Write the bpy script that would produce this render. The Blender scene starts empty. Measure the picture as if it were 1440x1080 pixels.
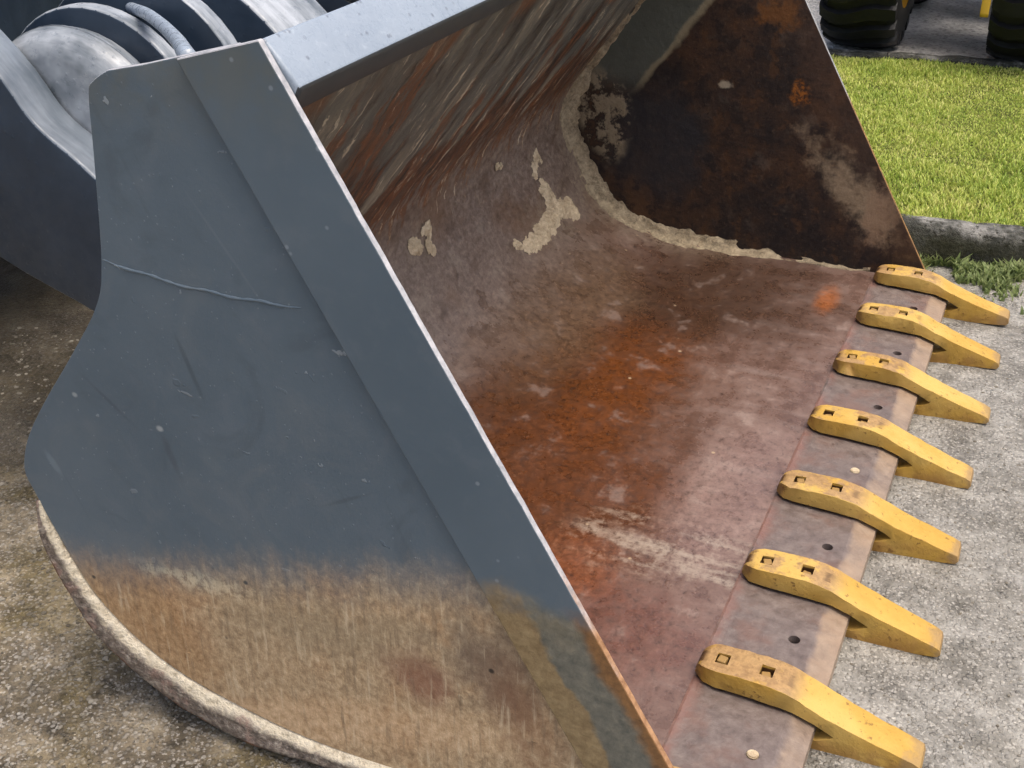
import bpy, bmesh, math, random
import numpy as np
from mathutils import Vector, noise as mnoise
random.seed(7); rng = np.random.default_rng(7)
scene = bpy.context.scene
col = scene.collection

# ------------------------------------------------------------------ camera
cam_data = bpy.data.cameras.new('camera')
cam = bpy.data.objects.new('camera', cam_data); col.objects.link(cam)
cam.location = (0.40981, -1.39011, 1.75507)
cam.rotation_euler = tuple(math.radians(a) for a in (60.45312, 0.23351, 24.10883))
cam_data.sensor_width = 36.0
cam_data.lens = 42.5
cam_data.clip_start = 0.05
cam_data.clip_end = 500
scene.camera = cam

# ------------------------------------------------------------------ sky, sun, exposure (overcast day)
SUN_EL, SUN_AZ = 74.0, 100.0        # azimuth measured clockwise from +Y
world = bpy.data.worlds.new('World'); scene.world = world
world.use_nodes = True
wnt = world.node_tree; wnt.nodes.clear()
w_out = wnt.nodes.new('ShaderNodeOutputWorld')
w_bg = wnt.nodes.new('ShaderNodeBackground')
w_sky = wnt.nodes.new('ShaderNodeTexSky')
w_sky.sky_type = 'NISHITA'; w_sky.sun_disc = False
w_sky.sun_elevation = math.radians(SUN_EL); w_sky.sun_rotation = math.radians(SUN_AZ)
w_sky.air_density = 1.0; w_sky.dust_density = 7.0; w_sky.ozone_density = 0.6
w_bg.inputs['Strength'].default_value = 0.15
wnt.links.new(w_sky.outputs[0], w_bg.inputs['Color']); wnt.links.new(w_bg.outputs[0], w_out.inputs['Surface'])

sun_data = bpy.data.lights.new('sun', 'SUN'); sun = bpy.data.objects.new('sun', sun_data); col.objects.link(sun)
sun_data.energy = 0.95; sun_data.angle = math.radians(28); sun_data.color = (1.0, 0.965, 0.91)
_az, _el = math.radians(SUN_AZ), math.radians(SUN_EL)
sun_dir = Vector((math.sin(_az) * math.cos(_el), math.cos(_az) * math.cos(_el), math.sin(_el)))
sun.rotation_euler = sun_dir.to_track_quat('Z', 'Y').to_euler()
sun.location = (3, 0, 8)

scene.view_settings.view_transform = 'Standard'; scene.view_settings.look = 'None'
scene.view_settings.gamma = 1.0; scene.view_settings.use_curve_mapping = False
scene.view_settings.exposure = 0.50
scene.render.engine = 'CYCLES'
scene.cycles.use_adaptive_sampling = True; scene.cycles.adaptive_threshold = 0.035; scene.cycles.adaptive_min_samples = 20
scene.cycles.max_bounces = 4; scene.cycles.diffuse_bounces = 2; scene.cycles.glossy_bounces = 3; scene.cycles.transmission_bounces = 2

# ------------------------------------------------------------------ node helpers
def rgb(r, g, b):
    f = lambda v: (v / 255 / 12.92) if v / 255 <= 0.04045 else ((v / 255 + 0.055) / 1.055) ** 2.4
    return (f(r), f(g), f(b), 1.0)

class G:
    def __init__(self, name):
        self.mat = bpy.data.materials.new(name); self.mat.use_nodes = True
        self.nt = self.mat.node_tree; self.nt.nodes.clear()
        self.out = self.nt.nodes.new('ShaderNodeOutputMaterial')
        self.bsdf = self.nt.nodes.new('ShaderNodeBsdfPrincipled')
        self.nt.links.new(self.bsdf.outputs[0], self.out.inputs['Surface'])
        self.tc = self.nt.nodes.new('ShaderNodeTexCoord')
        self.obj = self.tc.outputs['Object']; self.uv = self.tc.outputs['UV']
    def put(self, sock, v):
        if v is None: return
        if isinstance(v, bpy.types.NodeSocket): self.nt.links.new(v, sock)
        else: sock.default_value = v
    def m(self, op, a, b=None, c=None, clamp=False):
        n = self.nt.nodes.new('ShaderNodeMath'); n.operation = op; n.use_clamp = clamp
        self.put(n.inputs[0], a); self.put(n.inputs[1], b); self.put(n.inputs[2], c)
        return n.outputs[0]
    def noise(self, vec, scale, detail=5.0, rough=0.6, dist=0.0):
        n = self.nt.nodes.new('ShaderNodeTexNoise')
        self.put(n.inputs['Vector'], vec); n.inputs['Scale'].default_value = scale
        n.inputs['Detail'].default_value = min(detail, 4.0); n.inputs['Roughness'].default_value = rough
        n.inputs['Distortion'].default_value = dist
        return n.outputs[0]
    def vor(self, vec, scale, feature='F1', rnd=1.0):
        n = self.nt.nodes.new('ShaderNodeTexVoronoi'); n.feature = feature
        self.put(n.inputs['Vector'], vec); n.inputs['Scale'].default_value = scale
        n.inputs['Randomness'].default_value = rnd
        return n.outputs['Distance'], (n.outputs['Color'] if feature != 'DISTANCE_TO_EDGE' else None)
    def ss(self, v, lo, hi, a=0.0, b=1.0):
        n = self.nt.nodes.new('ShaderNodeMapRange'); n.interpolation_type = 'SMOOTHSTEP'
        self.put(n.inputs[0], v)
        if lo > hi: lo, hi, a, b = hi, lo, b, a
        n.inputs[1].default_value = lo; n.inputs[2].default_value = hi
        n.inputs[3].default_value = a; n.inputs[4].default_value = b
        return n.outputs[0]
    def mix(self, f, a, b, mode='MIX'):
        n = self.nt.nodes.new('ShaderNodeMix'); n.data_type = 'RGBA'; n.blend_type = mode
        self.put(n.inputs[0], f); self.put(n.inputs[6], a); self.put(n.inputs[7], b)
        return n.outputs[2]
    def ramp(self, f, stops, interp='LINEAR'):
        n = self.nt.nodes.new('ShaderNodeValToRGB'); n.color_ramp.interpolation = interp
        e = n.color_ramp.elements
        while len(e) < len(stops): e.new(0.5)
        for i, (p, c) in enumerate(stops): e[i].position = p; e[i].color = c
        self.put(n.inputs[0], f); return n.outputs[0]
    def sep(self, v):
        n = self.nt.nodes.new('ShaderNodeSeparateXYZ'); self.put(n.inputs[0], v); return n.outputs
    def comb(self, x=0.0, y=0.0, z=0.0):
        n = self.nt.nodes.new('ShaderNodeCombineXYZ')
        self.put(n.inputs[0], x); self.put(n.inputs[1], y); self.put(n.inputs[2], z); return n.outputs[0]
    def vmul(self, v, s):
        n = self.nt.nodes.new('ShaderNodeVectorMath'); n.operation = 'MULTIPLY'
        self.put(n.inputs[0], v); n.inputs[1].default_value = s; return n.outputs[0]
    def vadd(self, v, s):
        n = self.nt.nodes.new('ShaderNodeVectorMath'); n.operation = 'ADD'
        self.put(n.inputs[0], v); self.put(n.inputs[1], s); return n.outputs[0]
    def blob(self, x, y, cx, cy, rx, ry, wob=None, amp=0.5, soft=0.5, rot=0.0):
        dx = self.m('SUBTRACT', x, cx); dy = self.m('SUBTRACT', y, cy)
        ca, sa = math.cos(rot), math.sin(rot)
        ex = self.m('ADD', self.m('MULTIPLY', dx, ca / rx), self.m('MULTIPLY', dy, sa / rx))
        ey = self.m('ADD', self.m('MULTIPLY', dx, -sa / ry), self.m('MULTIPLY', dy, ca / ry))
        d = self.m('SQRT', self.m('ADD', self.m('MULTIPLY', ex, ex), self.m('MULTIPLY', ey, ey)))
        if wob is not None:
            d = self.m('ADD', d, self.m('MULTIPLY', self.m('SUBTRACT', wob, 0.5), amp * 2))
        return self.ss(d, 1.0 + soft / 2, 1.0 - soft / 2)
    def bump(self, h, strength=0.3, dist=0.01, normal=None):
        n = self.nt.nodes.new('ShaderNodeBump'); n.inputs['Strength'].default_value = strength
        n.inputs['Distance'].default_value = dist
        self.put(n.inputs['Height'], h)
        if normal is not None: self.put(n.inputs['Normal'], normal)
        return n.outputs[0]
    def done(self, color, rough=0.6, normal=None, spec=0.5, metal=0.0):
        self.put(self.bsdf.inputs['Base Color'], color); self.put(self.bsdf.inputs['Roughness'], rough)
        if normal is not None: self.put(self.bsdf.inputs['Normal'], normal)
        self.put(self.bsdf.inputs['Specular IOR Level'], spec); self.put(self.bsdf.inputs['Metallic'], metal)
        return self.mat

# ------------------------------------------------------------------ mesh helpers
def link(name, me, mats=None, parent=None, smooth=False):
    if mats is not None:
        for mt in (mats if isinstance(mats, (list, tuple)) else [mats]): me.materials.append(mt)
    o = bpy.data.objects.new(name, me); col.objects.link(o)
    if parent is not None: o.parent = parent
    if smooth:
        for pgn in me.polygons: pgn.use_smooth = True
    return o
def pyobj(name, v, f, mats=None, parent=None, smooth=False):
    me = bpy.data.meshes.new(name); me.from_pydata([tuple(map(float, q)) for q in v], [], f); me.update()
    return link(name, me, mats, parent, smooth)
def bmobj(name, bm, mats=None, parent=None, smooth=False):
    bmesh.ops.recalc_face_normals(bm, faces=bm.faces[:])
    me = bpy.data.meshes.new(name); bm.to_mesh(me); bm.free()
    return link(name, me, mats, parent, smooth)
def prism_bm(outline, y0, y1, bev=0.0, seg=2):
    """closed xz outline extruded along y"""
    bm = bmesh.new()
    a = [bm.verts.new((x, y0, z)) for x, z in outline]; b = [bm.verts.new((x, y1, z)) for x, z in outline]
    bm.faces.new(a); bm.faces.new(b[::-1]); n = len(a)
    for i in range(n): bm.faces.new((a[i], b[i], b[(i + 1) % n], a[(i + 1) % n]))
    bmesh.ops.recalc_face_normals(bm, faces=bm.faces[:])
    if bev: bmesh.ops.bevel(bm, geom=bm.edges[:], offset=bev, segments=seg, affect='EDGES', profile=0.5, clamp_overlap=True)
    return bm
def box_bm(x0, x1, y0, y1, z0, z1, bev=0.0, seg=2):
    return prism_bm([(x0, z0), (x1, z0), (x1, z1), (x0, z1)], y0, y1, bev, seg)
def smooth_curve(pts, n=8, closed=False):
    pts = [np.array(p_, float) for p_ in pts]; out = []
    for i in range(len(pts) - 1):
        p0 = pts[max(i - 1, 0)]; p1 = pts[i]; p2 = pts[i + 1]; p3 = pts[min(i + 2, len(pts) - 1)]
        for k in range(n):
            t = k / n
            out.append(0.5 * ((2 * p1) + (-p0 + p2) * t + (2 * p0 - 5 * p1 + 4 * p2 - p3) * t * t + (-p0 + 3 * p1 - 3 * p2 + p3) * t ** 3))
    out.append(pts[-1]); return [tuple(q) for q in out]
def tube(name, path, r, mat, parent, seg=14, caps=True):
    bm = bmesh.new(); rings = []; P = [Vector(q) for q in path]
    rr = r if isinstance(r, (list, tuple)) else [r] * len(P)
    up = Vector((0, 0, 1))
    for i, q in enumerate(P):
        t = (P[min(i + 1, len(P) - 1)] - P[max(i - 1, 0)]).normalized()
        a = t.cross(up)
        if a.length < 1e-4: a = t.cross(Vector((1, 0, 0)))
        a.normalize(); b = t.cross(a)
        rings.append([bm.verts.new(q + (a * math.cos(2 * math.pi * k / seg) + b * math.sin(2 * math.pi * k / seg)) * rr[i]) for k in range(seg)])
    for i in range(len(rings) - 1):
        for k in range(seg): bm.faces.new((rings[i][k], rings[i][(k + 1) % seg], rings[i + 1][(k + 1) % seg], rings[i + 1][k]))
    if caps: bm.faces.new(rings[0][::-1]); bm.faces.new(rings[-1])
    return bmobj(name, bm, mat, parent, True)
def cyl_y(name, cx, cz, r, y0, y1, mat, parent, seg=40, bev=0.01):
    out = [(cx + r * math.cos(2 * math.pi * k / seg), cz + r * math.sin(2 * math.pi * k / seg)) for k in range(seg)]
    bm = prism_bm(out, y0, y1)
    es = [e for e in bm.edges if abs(e.verts[0].co.y - e.verts[1].co.y) < 1e-6]
    bmesh.ops.bevel(bm, geom=es, offset=bev, segments=3, affect='EDGES', profile=0.5)
    o = bmobj(name, bm, mat, parent, True)
    return auto_smooth(o)
def auto_smooth(o, ang=35):
    me = o.data
    me.polygons.foreach_set('use_smooth', [True] * len(me.polygons))
    bm = bmesh.new(); bm.from_mesh(me)
    for e in bm.edges:
        e.smooth = not (len(e.link_faces) == 2 and e.calc_face_angle(0) > math.radians(ang))
    bm.to_mesh(me); bm.free(); return o
def empty(name, loc=(0, 0, 0)):
    o = bpy.data.objects.new(name, None); col.objects.link(o); o.location = loc; o.empty_display_size = 0.2; return o
def tag(o, label=None, cat=None, group=None, kind=None):
    if label: o['label'] = label
    if cat: o['category'] = cat
    if group: o['group'] = group
    if kind: o['kind'] = kind
    return o
def smoothstep(a, b, x):
    t = np.clip((x - a) / (b - a), 0, 1); return t * t * (3 - 2 * t)
def fbm(x, y, z, octv=4):
    return mnoise.fractal(Vector((x, y, z)), 1.0, 2.0, octv)

# ------------------------------------------------------------------ materials : ground
def mat_yard():
    g = G('yard_concrete'); x, y, z = g.sep(g.obj)
    big = g.noise(g.obj, 1.3, 5, 0.6); mid = g.noise(g.obj, 9, 6, 0.65); fine = g.noise(g.obj, 70, 4, 0.7)
    d1, c1 = g.vor(g.obj, 95); d2, c2 = g.vor(g.obj, 210)
    r1, g1, b1 = g.sep(c1); r2, _, _ = g.sep(c2)
    right = g.ramp(mid, [(0.32, rgb(96, 93, 86)), (0.5, rgb(138, 135, 127)), (0.66, rgb(164, 161, 153))])
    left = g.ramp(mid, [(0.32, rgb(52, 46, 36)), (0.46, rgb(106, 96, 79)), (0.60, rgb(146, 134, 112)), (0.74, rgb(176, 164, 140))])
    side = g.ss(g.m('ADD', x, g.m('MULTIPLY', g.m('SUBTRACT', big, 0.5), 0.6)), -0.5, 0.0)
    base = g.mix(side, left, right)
    stone = g.ramp(r1, [(0.0, rgb(72, 69, 64)), (0.35, rgb(128, 123, 113)), (0.7, rgb(168, 163, 153)), (1.0, rgb(205, 200, 190))])
    smask = g.m('MULTIPLY', g.ss(d1, 0.62, 0.4), g.ss(g1, 0.3, 0.5))
    colr = g.mix(g.m('MULTIPLY', smask, g.ss(side, 0.0, 1.0, 0.45, 0.34)), base, stone)
    spk = g.ss(r2, 0.82, 0.95)
    colr = g.mix(g.m('MULTIPLY', spk, 0.45), colr, rgb(205, 200, 190))
    dk = g.ss(fine, 0.44, 0.30)
    colr = g.mix(g.m('MULTIPLY', dk, 0.6), colr, rgb(52, 48, 42))
    moss = g.m('MULTIPLY', g.ss(g.noise(g.obj, 3.1, 6, 0.7), 0.46, 0.62), g.m('SUBTRACT', 1.0, g.m('MULTIPLY', side, 0.85)))
    colr = g.mix(g.m('MULTIPLY', moss, 0.42), colr, g.mix(g.ss(fine, 0.3, 0.7), rgb(66, 58, 30), rgb(140, 124, 78)))
    arm_shade = g.m('MULTIPLY', g.ss(g.m('ADD', x, g.m('MULTIPLY', mid, 0.5)), -1.35, -1.9), g.ss(g.m('ADD', y, g.m('MULTIPLY', mid, 0.5)), 0.55, 1.15))
    colr = g.mix(g.m('MULTIPLY', arm_shade, 0.75), colr, g.mix(fine, rgb(30, 26, 20), rgb(62, 54, 40)))  # shade under the loader arm, painted into the ground colour
    stain = g.ss(g.noise(g.obj, 2.3, 4, 0.55), 0.56, 0.7)
    colr = g.mix(g.m('MULTIPLY', stain, 0.3), colr, rgb(98, 92, 82))
    h = g.m('ADD', g.m('MULTIPLY', smask, 0.6), g.m('ADD', g.m('MULTIPLY', fine, 0.9), mid))
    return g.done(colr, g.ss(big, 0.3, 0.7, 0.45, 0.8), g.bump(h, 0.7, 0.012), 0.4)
def mat_pebble():
    g = G('pebble_stone')
    ge = g.nt.nodes.new('ShaderNodeAttribute'); ge.attribute_name = 'tone'
    f = g.noise(g.obj, 220, 3)
    c = g.ramp(ge.outputs['Fac'], [(0.0, rgb(70, 64, 54)), (0.3, rgb(112, 105, 92)), (0.6, rgb(142, 137, 126)), (1.0, rgb(190, 183, 168))])
    c = g.mix(g.m('MULTIPLY', f, 0.4), c, rgb(80, 74, 62))
    return g.done(c, 0.8, None, 0.3)
def mat_lot():
    g = G('lot_gravel'); a = g.noise(g.obj, 6, 6, 0.7); d, c = g.vor(g.obj, 38); r, _, _ = g.sep(c)
    f = g.noise(g.obj, 60, 4, 0.7)
    base = g.ramp(a, [(0.3, rgb(150, 148, 144)), (0.7, rgb(208, 206, 202))])
    base = g.mix(g.m('MULTIPLY', g.ss(d, .6, .3), 0.5), base, g.ramp(r, [(0, rgb(70, 70, 68)), (1, rgb(196, 194, 190))]))
    base = g.mix(g.ss(f, .42, .3), base, rgb(60, 58, 52))
    return g.done(base, 0.85, g.bump(g.m('ADD', d, f), 0.6, 0.02), 0.3)
def mat_soil():
    g = G('lawn_soil'); a = g.noise(g.obj, 8, 6, 0.7)
    return g.done(g.ramp(a, [(0.3, rgb(56, 60, 26)), (0.6, rgb(96, 104, 44)), (0.8, rgb(120, 112, 62))]), 0.95, None, 0.2)
def mat_grass(name, stops):
    g = G(name); at = g.nt.nodes.new('ShaderNodeAttribute'); at.attribute_name = 'tone'
    n = g.noise(g.obj, 2.6, 4, 0.65)
    v = g.m('ADD', g.m('MULTIPLY', at.outputs['Fac'], 0.45), g.m('MULTIPLY', n, 0.65))
    c = g.ramp(v, stops)
    c = g.mix(g.m('MULTIPLY', g.ss(g.noise(g.obj, 5.0, 4, 0.7), 0.58, 0.72), 0.5), c, rgb(160, 142, 88))
    g.put(g.bsdf.inputs['Subsurface Weight'], 0.0)
    tr = g.nt.nodes.new('ShaderNodeBsdfTranslucent'); g.put(tr.inputs[0], c)
    mx = g.nt.nodes.new('ShaderNodeMixShader'); mx.inputs[0].default_value = 0.35
    g.done(c, 0.5, None, 0.35)
    g.nt.links.new(g.bsdf.outputs[0], mx.inputs[1]); g.nt.links.new(tr.outputs[0], mx.inputs[2]); g.nt.links.new(mx.outputs[0], g.out.inputs[0])
    return g.mat
def mat_kerb():
    g = G('kerb_concrete'); a = g.noise(g.obj, 7, 7, 0.7); f = g.noise(g.obj, 55, 5, 0.7); x, y, z = g.sep(g.obj)
    c = g.ramp(a, [(0.30, rgb(38, 38, 33)), (0.50, rgb(74, 74, 68)), (0.70, rgb(158, 156, 150))])
    c = g.mix(g.ss(f, 0.48, 0.32), c, rgb(48, 46, 38))
    moss = g.m('MULTIPLY', g.ss(z, 0.125, 0.06), g.ss(g.noise(g.obj, 14, 5, 0.7), 0.32, 0.52))
    c = g.mix(g.m('MULTIPLY', moss, 0.8), c, g.mix(f, rgb(30, 32, 18), rgb(62, 60, 36)))  # dark moss colour on the front face also carries its shade
    return g.done(c, 0.9, g.bump(g.m('ADD', a, f), 0.7, 0.02), 0.3)

# ------------------------------------------------------------------ materials : bucket
PAINT_A, PAINT_B = rgb(86, 101, 112), rgb(97, 111, 121)
def paint_base(g, vec):
    a = g.noise(vec, 2.4, 5, 0.55); b = g.noise(vec, 14, 5, 0.6)
    c = g.mix(g.ss(a, 0.3, 0.7), PAINT_A, PAINT_B)
    c = g.mix(g.m('MULTIPLY', g.ss(b, 0.5, 0.7), 0.35), c, rgb(106, 116, 124))
    return c, a, b
def mat_side_outer():
    g = G('worn_grey_paint'); x, y, z = g.sep(g.obj); P2 = g.comb(x, 0.0, z)
    c, a, b = paint_base(g, P2)
    # dull olive dust towards the top edge
    top = g.m('MULTIPLY', g.ss(g.m('ADD', z, g.m('MULTIPLY', x, -0.12)), 1.22, 1.42), g.ss(b, 0.35, 0.6))
    c = g.mix(g.m('MULTIPLY', top, 0.5), c, rgb(104, 104, 92))
    # chips and splashes
    d, vc = g.vor(g.vadd(P2, g.comb(g.m('MULTIPLY', b, 0.12), 0.0, g.m('MULTIPLY', a, 0.2))), 34); r, gg, bb = g.sep(vc)
    chip = g.ss(g.m('SUBTRACT', d, g.m('MULTIPLY', g.m('SUBTRACT', r, 0.55), 0.34)), 0.06, 0.0)
    dens = g.ss(z, 0.3, 1.0, 0.25, 0.8)
    c = g.mix(g.m('MULTIPLY', g.m('MULTIPLY', chip, dens), g.ss(gg, 0.3, 0.9)), c, rgb(150, 158, 162))
    d2, vc2 = g.vor(P2, 120); r2, _, _ = g.sep(vc2)
    chip2 = g.m('MULTIPLY', g.ss(d2, 0.25, 0.12), g.ss(r2, 0.86, 0.96))
    c = g.mix(g.m('MULTIPLY', chip2, 0.35), c, rgb(140, 150, 155))
    # faint long scuffs in the paint
    sc = g.noise(g.comb(g.m('MULTIPLY', g.m('ADD', x, g.m('MULTIPLY', z, 0.45)), 34.0), 0.0, g.m('MULTIPLY', z, 3.0)), 1.0, 4, 0.55)
    c = g.mix(g.m('MULTIPLY', g.ss(sc, 0.62, 0.72), 0.14), c, rgb(66, 76, 84))
    for (cx, cz, rx, rz, rot, cc, am) in ((-0.806, 0.79, 0.050, 0.0045, -1.25, rgb(58, 68, 74), 0.6), (-1.0, 0.68, 0.055, 0.004, -0.68, rgb(60, 68, 76), 0.5), (-0.876, 0.59, 0.040, 0.007, -1.3, rgb(66, 72, 80), 0.5),
                                          (-0.892, 0.647, 0.006, 0.005, 0, rgb(190, 194, 192), 0.8), (-1.076, 0.673, 0.005, 0.004, 0, rgb(180, 186, 184), 0.8), (-1.165, 0.50, 0.022, 0.007, -1.0, rgb(132, 148, 156), 0.6),
                                          (-0.786, 0.60, 0.030, 0.012, -0.7, rgb(104, 116, 122), 0.6), (-0.52, 0.60, 0.05, 0.003, 0.5, rgb(70, 78, 84), 0.5), (-0.70, 1.02, 0.09, 0.0025, -0.95, rgb(120, 130, 136), 0.35)):
        c = g.mix(g.m('MULTIPLY', g.blob(x, z, cx, cz, rx, rz, b, 0.9, 1.2, rot), am * 0.7), c, cc)
    haze_ = g.noise(P2, 5.5, 4, 0.6, 1.2); c = g.mix(g.m('MULTIPLY', g.ss(haze_, 0.5, 0.7), 0.22), c, rgb(118, 124, 126)); c = g.mix(g.m('MULTIPLY', g.ss(haze_, 0.46, 0.3), 0.30), c, rgb(70, 80, 88))
    # bare rusty steel below the worn-off line
    n1 = g.noise(P2, 6, 7, 0.68); n2 = g.noise(g.vmul(P2, (1.0, 1.0, 0.8)), 60, 5, 0.78)
    drip = g.noise(g.comb(g.m('MULTIPLY', x, 30.0), 0.0, g.m('MULTIPLY', z, 2.5)), 1.0, 5, 0.6)
    wob = g.noise(P2, 4.5, 6, 0.65)
    lvl = g.m('SUBTRACT', g.m('ADD', 0.592, g.m('MULTIPLY', x, 0.27)), z)
    lvl = g.m('ADD', lvl, g.m('MULTIPLY', g.m('SUBTRACT', wob, 0.5), 0.11))
    lvl = g.m('ADD', lvl, g.m('MULTIPLY', g.m('SUBTRACT', drip, 0.5), 0.06))
    lvl = g.m('ADD', lvl, g.m('MULTIPLY', g.m('SUBTRACT', n2, 0.5), 0.05))
    bare = g.ss(lvl, -0.06, 0.10)
    steel = g.ramp(n2, [(0.28, rgb(130, 108, 82)), (0.45, rgb(176, 149, 115)), (0.58, rgb(200, 174, 138)), (0.76, rgb(232, 212, 178))])
    orange = g.ramp(n2, [(0.3, rgb(140, 98, 62)), (0.7, rgb(212, 166, 118))])
    steel = g.mix(g.m('MULTIPLY', g.ss(n1, 0.48, 0.70), 0.5), steel, orange)
    # orange-brown along the curved heel, grey smudges further forward
    heel = g.blob(x, z, -1.02, 0.22, 0.22, 0.10, n1, 0.6, 0.8, -0.9)
    steel = g.mix(g.m('MULTIPLY', heel, 0.5), steel, g.ramp(n2, [(0.3, rgb(142, 98, 52)), (0.7, rgb(196, 150, 98))]))
    low = g.blob(x, z, -0.55, 0.08, 0.34, 0.055, n1, 0.9, 0.8, 0.30)
    steel = g.mix(g.m('MULTIPLY', low, 0.7), steel, g.ramp(n2, [(0.3, rgb(186, 146, 104)), (0.7, rgb(238, 208, 168))]))
    for (cx, cz, rx, rz, rot, cc, am) in ((-0.265, 0.33, 0.06, 0.10, 0.5, rgb(88, 82, 78), 0.8), (-0.40, 0.25, 0.05, 0.045, 0.3, rgb(132, 78, 60), 0.8),
                                          (-0.60, 0.30, 0.16, 0.05, 0.2, rgb(140, 128, 104), 0.5), (-0.20, 0.25, 0.05, 0.10, 0.5, rgb(132, 86, 56), 0.7)):
        steel = g.mix(g.m('MULTIPLY', g.blob(x, z, cx, cz, rx, rz, n1, 2.2, 2.0, rot), am * 0.8), steel, cc)
    pale = g.m('MULTIPLY', g.blob(x, z, -0.915, 0.318, 0.12, 0.022, n1, 1.8, 1.4, 0.04), g.ss(n2, 0.40, 0.56))
    steel = g.mix(g.m('MULTIPLY', pale, 0.9), steel, rgb(236, 218, 180))
    gg_ = g.noise(g.comb(g.m('MULTIPLY', x, 70.0), 0.0, g.m('MULTIPLY', z, 7.0)), 1.0, 4, 0.6); steel = g.mix(g.m('MULTIPLY', g.ss(gg_, 0.56, 0.70), 0.5), steel, rgb(228, 208, 174)); steel = g.mix(g.m('MULTIPLY', g.ss(gg_, 0.46, 0.32), 0.4), steel, rgb(116, 99, 80))
    d3, vc3 = g.vor(P2, 16); r3, _, _ = g.sep(vc3)
    pit = g.m('MULTIPLY', g.ss(d3, 0.12, 0.05), g.ss(r3, 0.78, 0.82))
    steel = g.mix(g.m('MULTIPLY', pit, 0.9), steel, rgb(46, 38, 32))
    c = g.mix(bare, c, steel)
    h = g.m('ADD', g.m('MULTIPLY', b, 0.4), g.m('MULTIPLY', g.m('ADD', chip, chip2), 0.5))
    h = g.m('ADD', h, g.m('MULTIPLY', g.m('MULTIPLY', bare, n2), 1.2)); h = g.m('ADD', h, g.m('MULTIPLY', g.noise(P2, 150, 3), 0.15))
    return g.done(c, g.m('ADD', g.m('MULTIPLY', bare, 0.22), g.ss(b, 0.3, 0.7, 0.42, 0.55)), g.bump(h, 0.35, 0.006), 0.45)
def mat_cutter():
    g = G('side_cutter_paint'); x, y, z = g.sep(g.obj); P2 = g.comb(x, 0.0, z)
    c, a, b = paint_base(g, g.vadd(P2, (3.1, 0, 1.7)))
    top = g.m('MULTIPLY', g.ss(z, 1.16, 1.33), g.ss(b, 0.3, 0.6)); c = g.mix(g.m('MULTIPLY', top, 0.5), c, rgb(102, 103, 92))
    d, vc = g.vor(P2, 30); r, _, _ = g.sep(vc)
    c = g.mix(g.m('MULTIPLY', g.m('MULTIPLY', g.ss(d, 0.15, 0.06), g.ss(r, 0.66, 0.7)), 0.55), c, rgb(150, 160, 166))
    n1 = g.noise(P2, 7, 6, 0.65); n2 = g.noise(P2, 40, 5, 0.7)
    # distance across the strip, measured from its front edge
    ac = g.m('SUBTRACT', g.m('ADD', 0.224, g.m('MULTIPLY', z, -0.592)), x)
    lvl = g.m('ADD', g.m('SUBTRACT', 0.515, z), g.m('MULTIPLY', g.m('SUBTRACT', n1, 0.5), 0.16))
    bare = g.ss(lvl, -0.02, 0.05)
    steel = g.ramp(n2, [(0.3, rgb(90, 90, 82)), (0.55, rgb(118, 115, 102)), (0.8, rgb(144, 138, 120))])
    yel = g.m('MULTIPLY', g.ss(n1, 0.46, 0.62), g.ss(lvl, 0.16, 0.02))
    steel = g.mix(g.m('MULTIPLY', yel, 0.45), steel, rgb(144, 130, 100))
    ac2 = g.m('ADD', ac, g.m('MULTIPLY', g.m('SUBTRACT', n1, 0.5), 0.09))
    steel = g.mix(g.ss(ac2, 0.052, 0.025), steel, g.ramp(n2, [(0.3, rgb(104, 74, 46)), (0.7, rgb(160, 116, 70))]))
    steel = g.mix(g.ss(ac2, 0.118, 0.132), steel, g.ramp(n2, [(0.3, rgb(120, 98, 66)), (0.7, rgb(164, 142, 104))]))
    c = g.mix(bare, c, steel)
    h = g.m('ADD', g.m('MULTIPLY', b, 0.5), g.m('MULTIPLY', g.m('MULTIPLY', bare, n2), 1.0))
    return g.done(c, g.m('ADD', g.m('MULTIPLY', bare, 0.15), 0.45), g.bump(h, 0.3, 0.006), 0.45)
def mat_edge():
    g = G('scraped_plate_edge'); x, y, z = g.sep(g.obj); n = g.noise(g.obj, 9, 6, 0.65); f = g.noise(g.obj, 60, 4, 0.7)
    bright = g.ramp(f, [(0.3, rgb(150, 152, 156)), (0.7, rgb(202, 200, 202))])
    rust = g.ramp(f, [(0.3, rgb(122, 84, 54)), (0.7, rgb(196, 152, 112))])
    k = g.m('ADD', z, g.m('MULTIPLY', g.m('SUBTRACT', n, 0.5), 0.5))
    return g.done(g.mix(g.ss(k, 0.62, 0.42), bright, rust), 0.42, g.bump(f, 0.3, 0.003), 0.5)
def mat_far_edge():
    g = G('worn_far_plate_edge'); x, y, z = g.sep(g.obj); n = g.noise(g.obj, 8, 6, 0.65); f = g.noise(g.obj, 60, 4, 0.7)
    bright = g.ramp(f, [(0.3, rgb(120, 122, 122)), (0.7, rgb(172, 172, 172))])
    rust = g.ramp(f, [(0.3, rgb(110, 78, 44)), (0.7, rgb(160, 120, 66))])
    k = g.m('ADD', z, g.m('MULTIPLY', g.m('SUBTRACT', n, 0.5), 0.4))
    return g.done(g.mix(g.ss(k, 0.72, 0.58), bright, rust), 0.5, None, 0.5)
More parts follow.
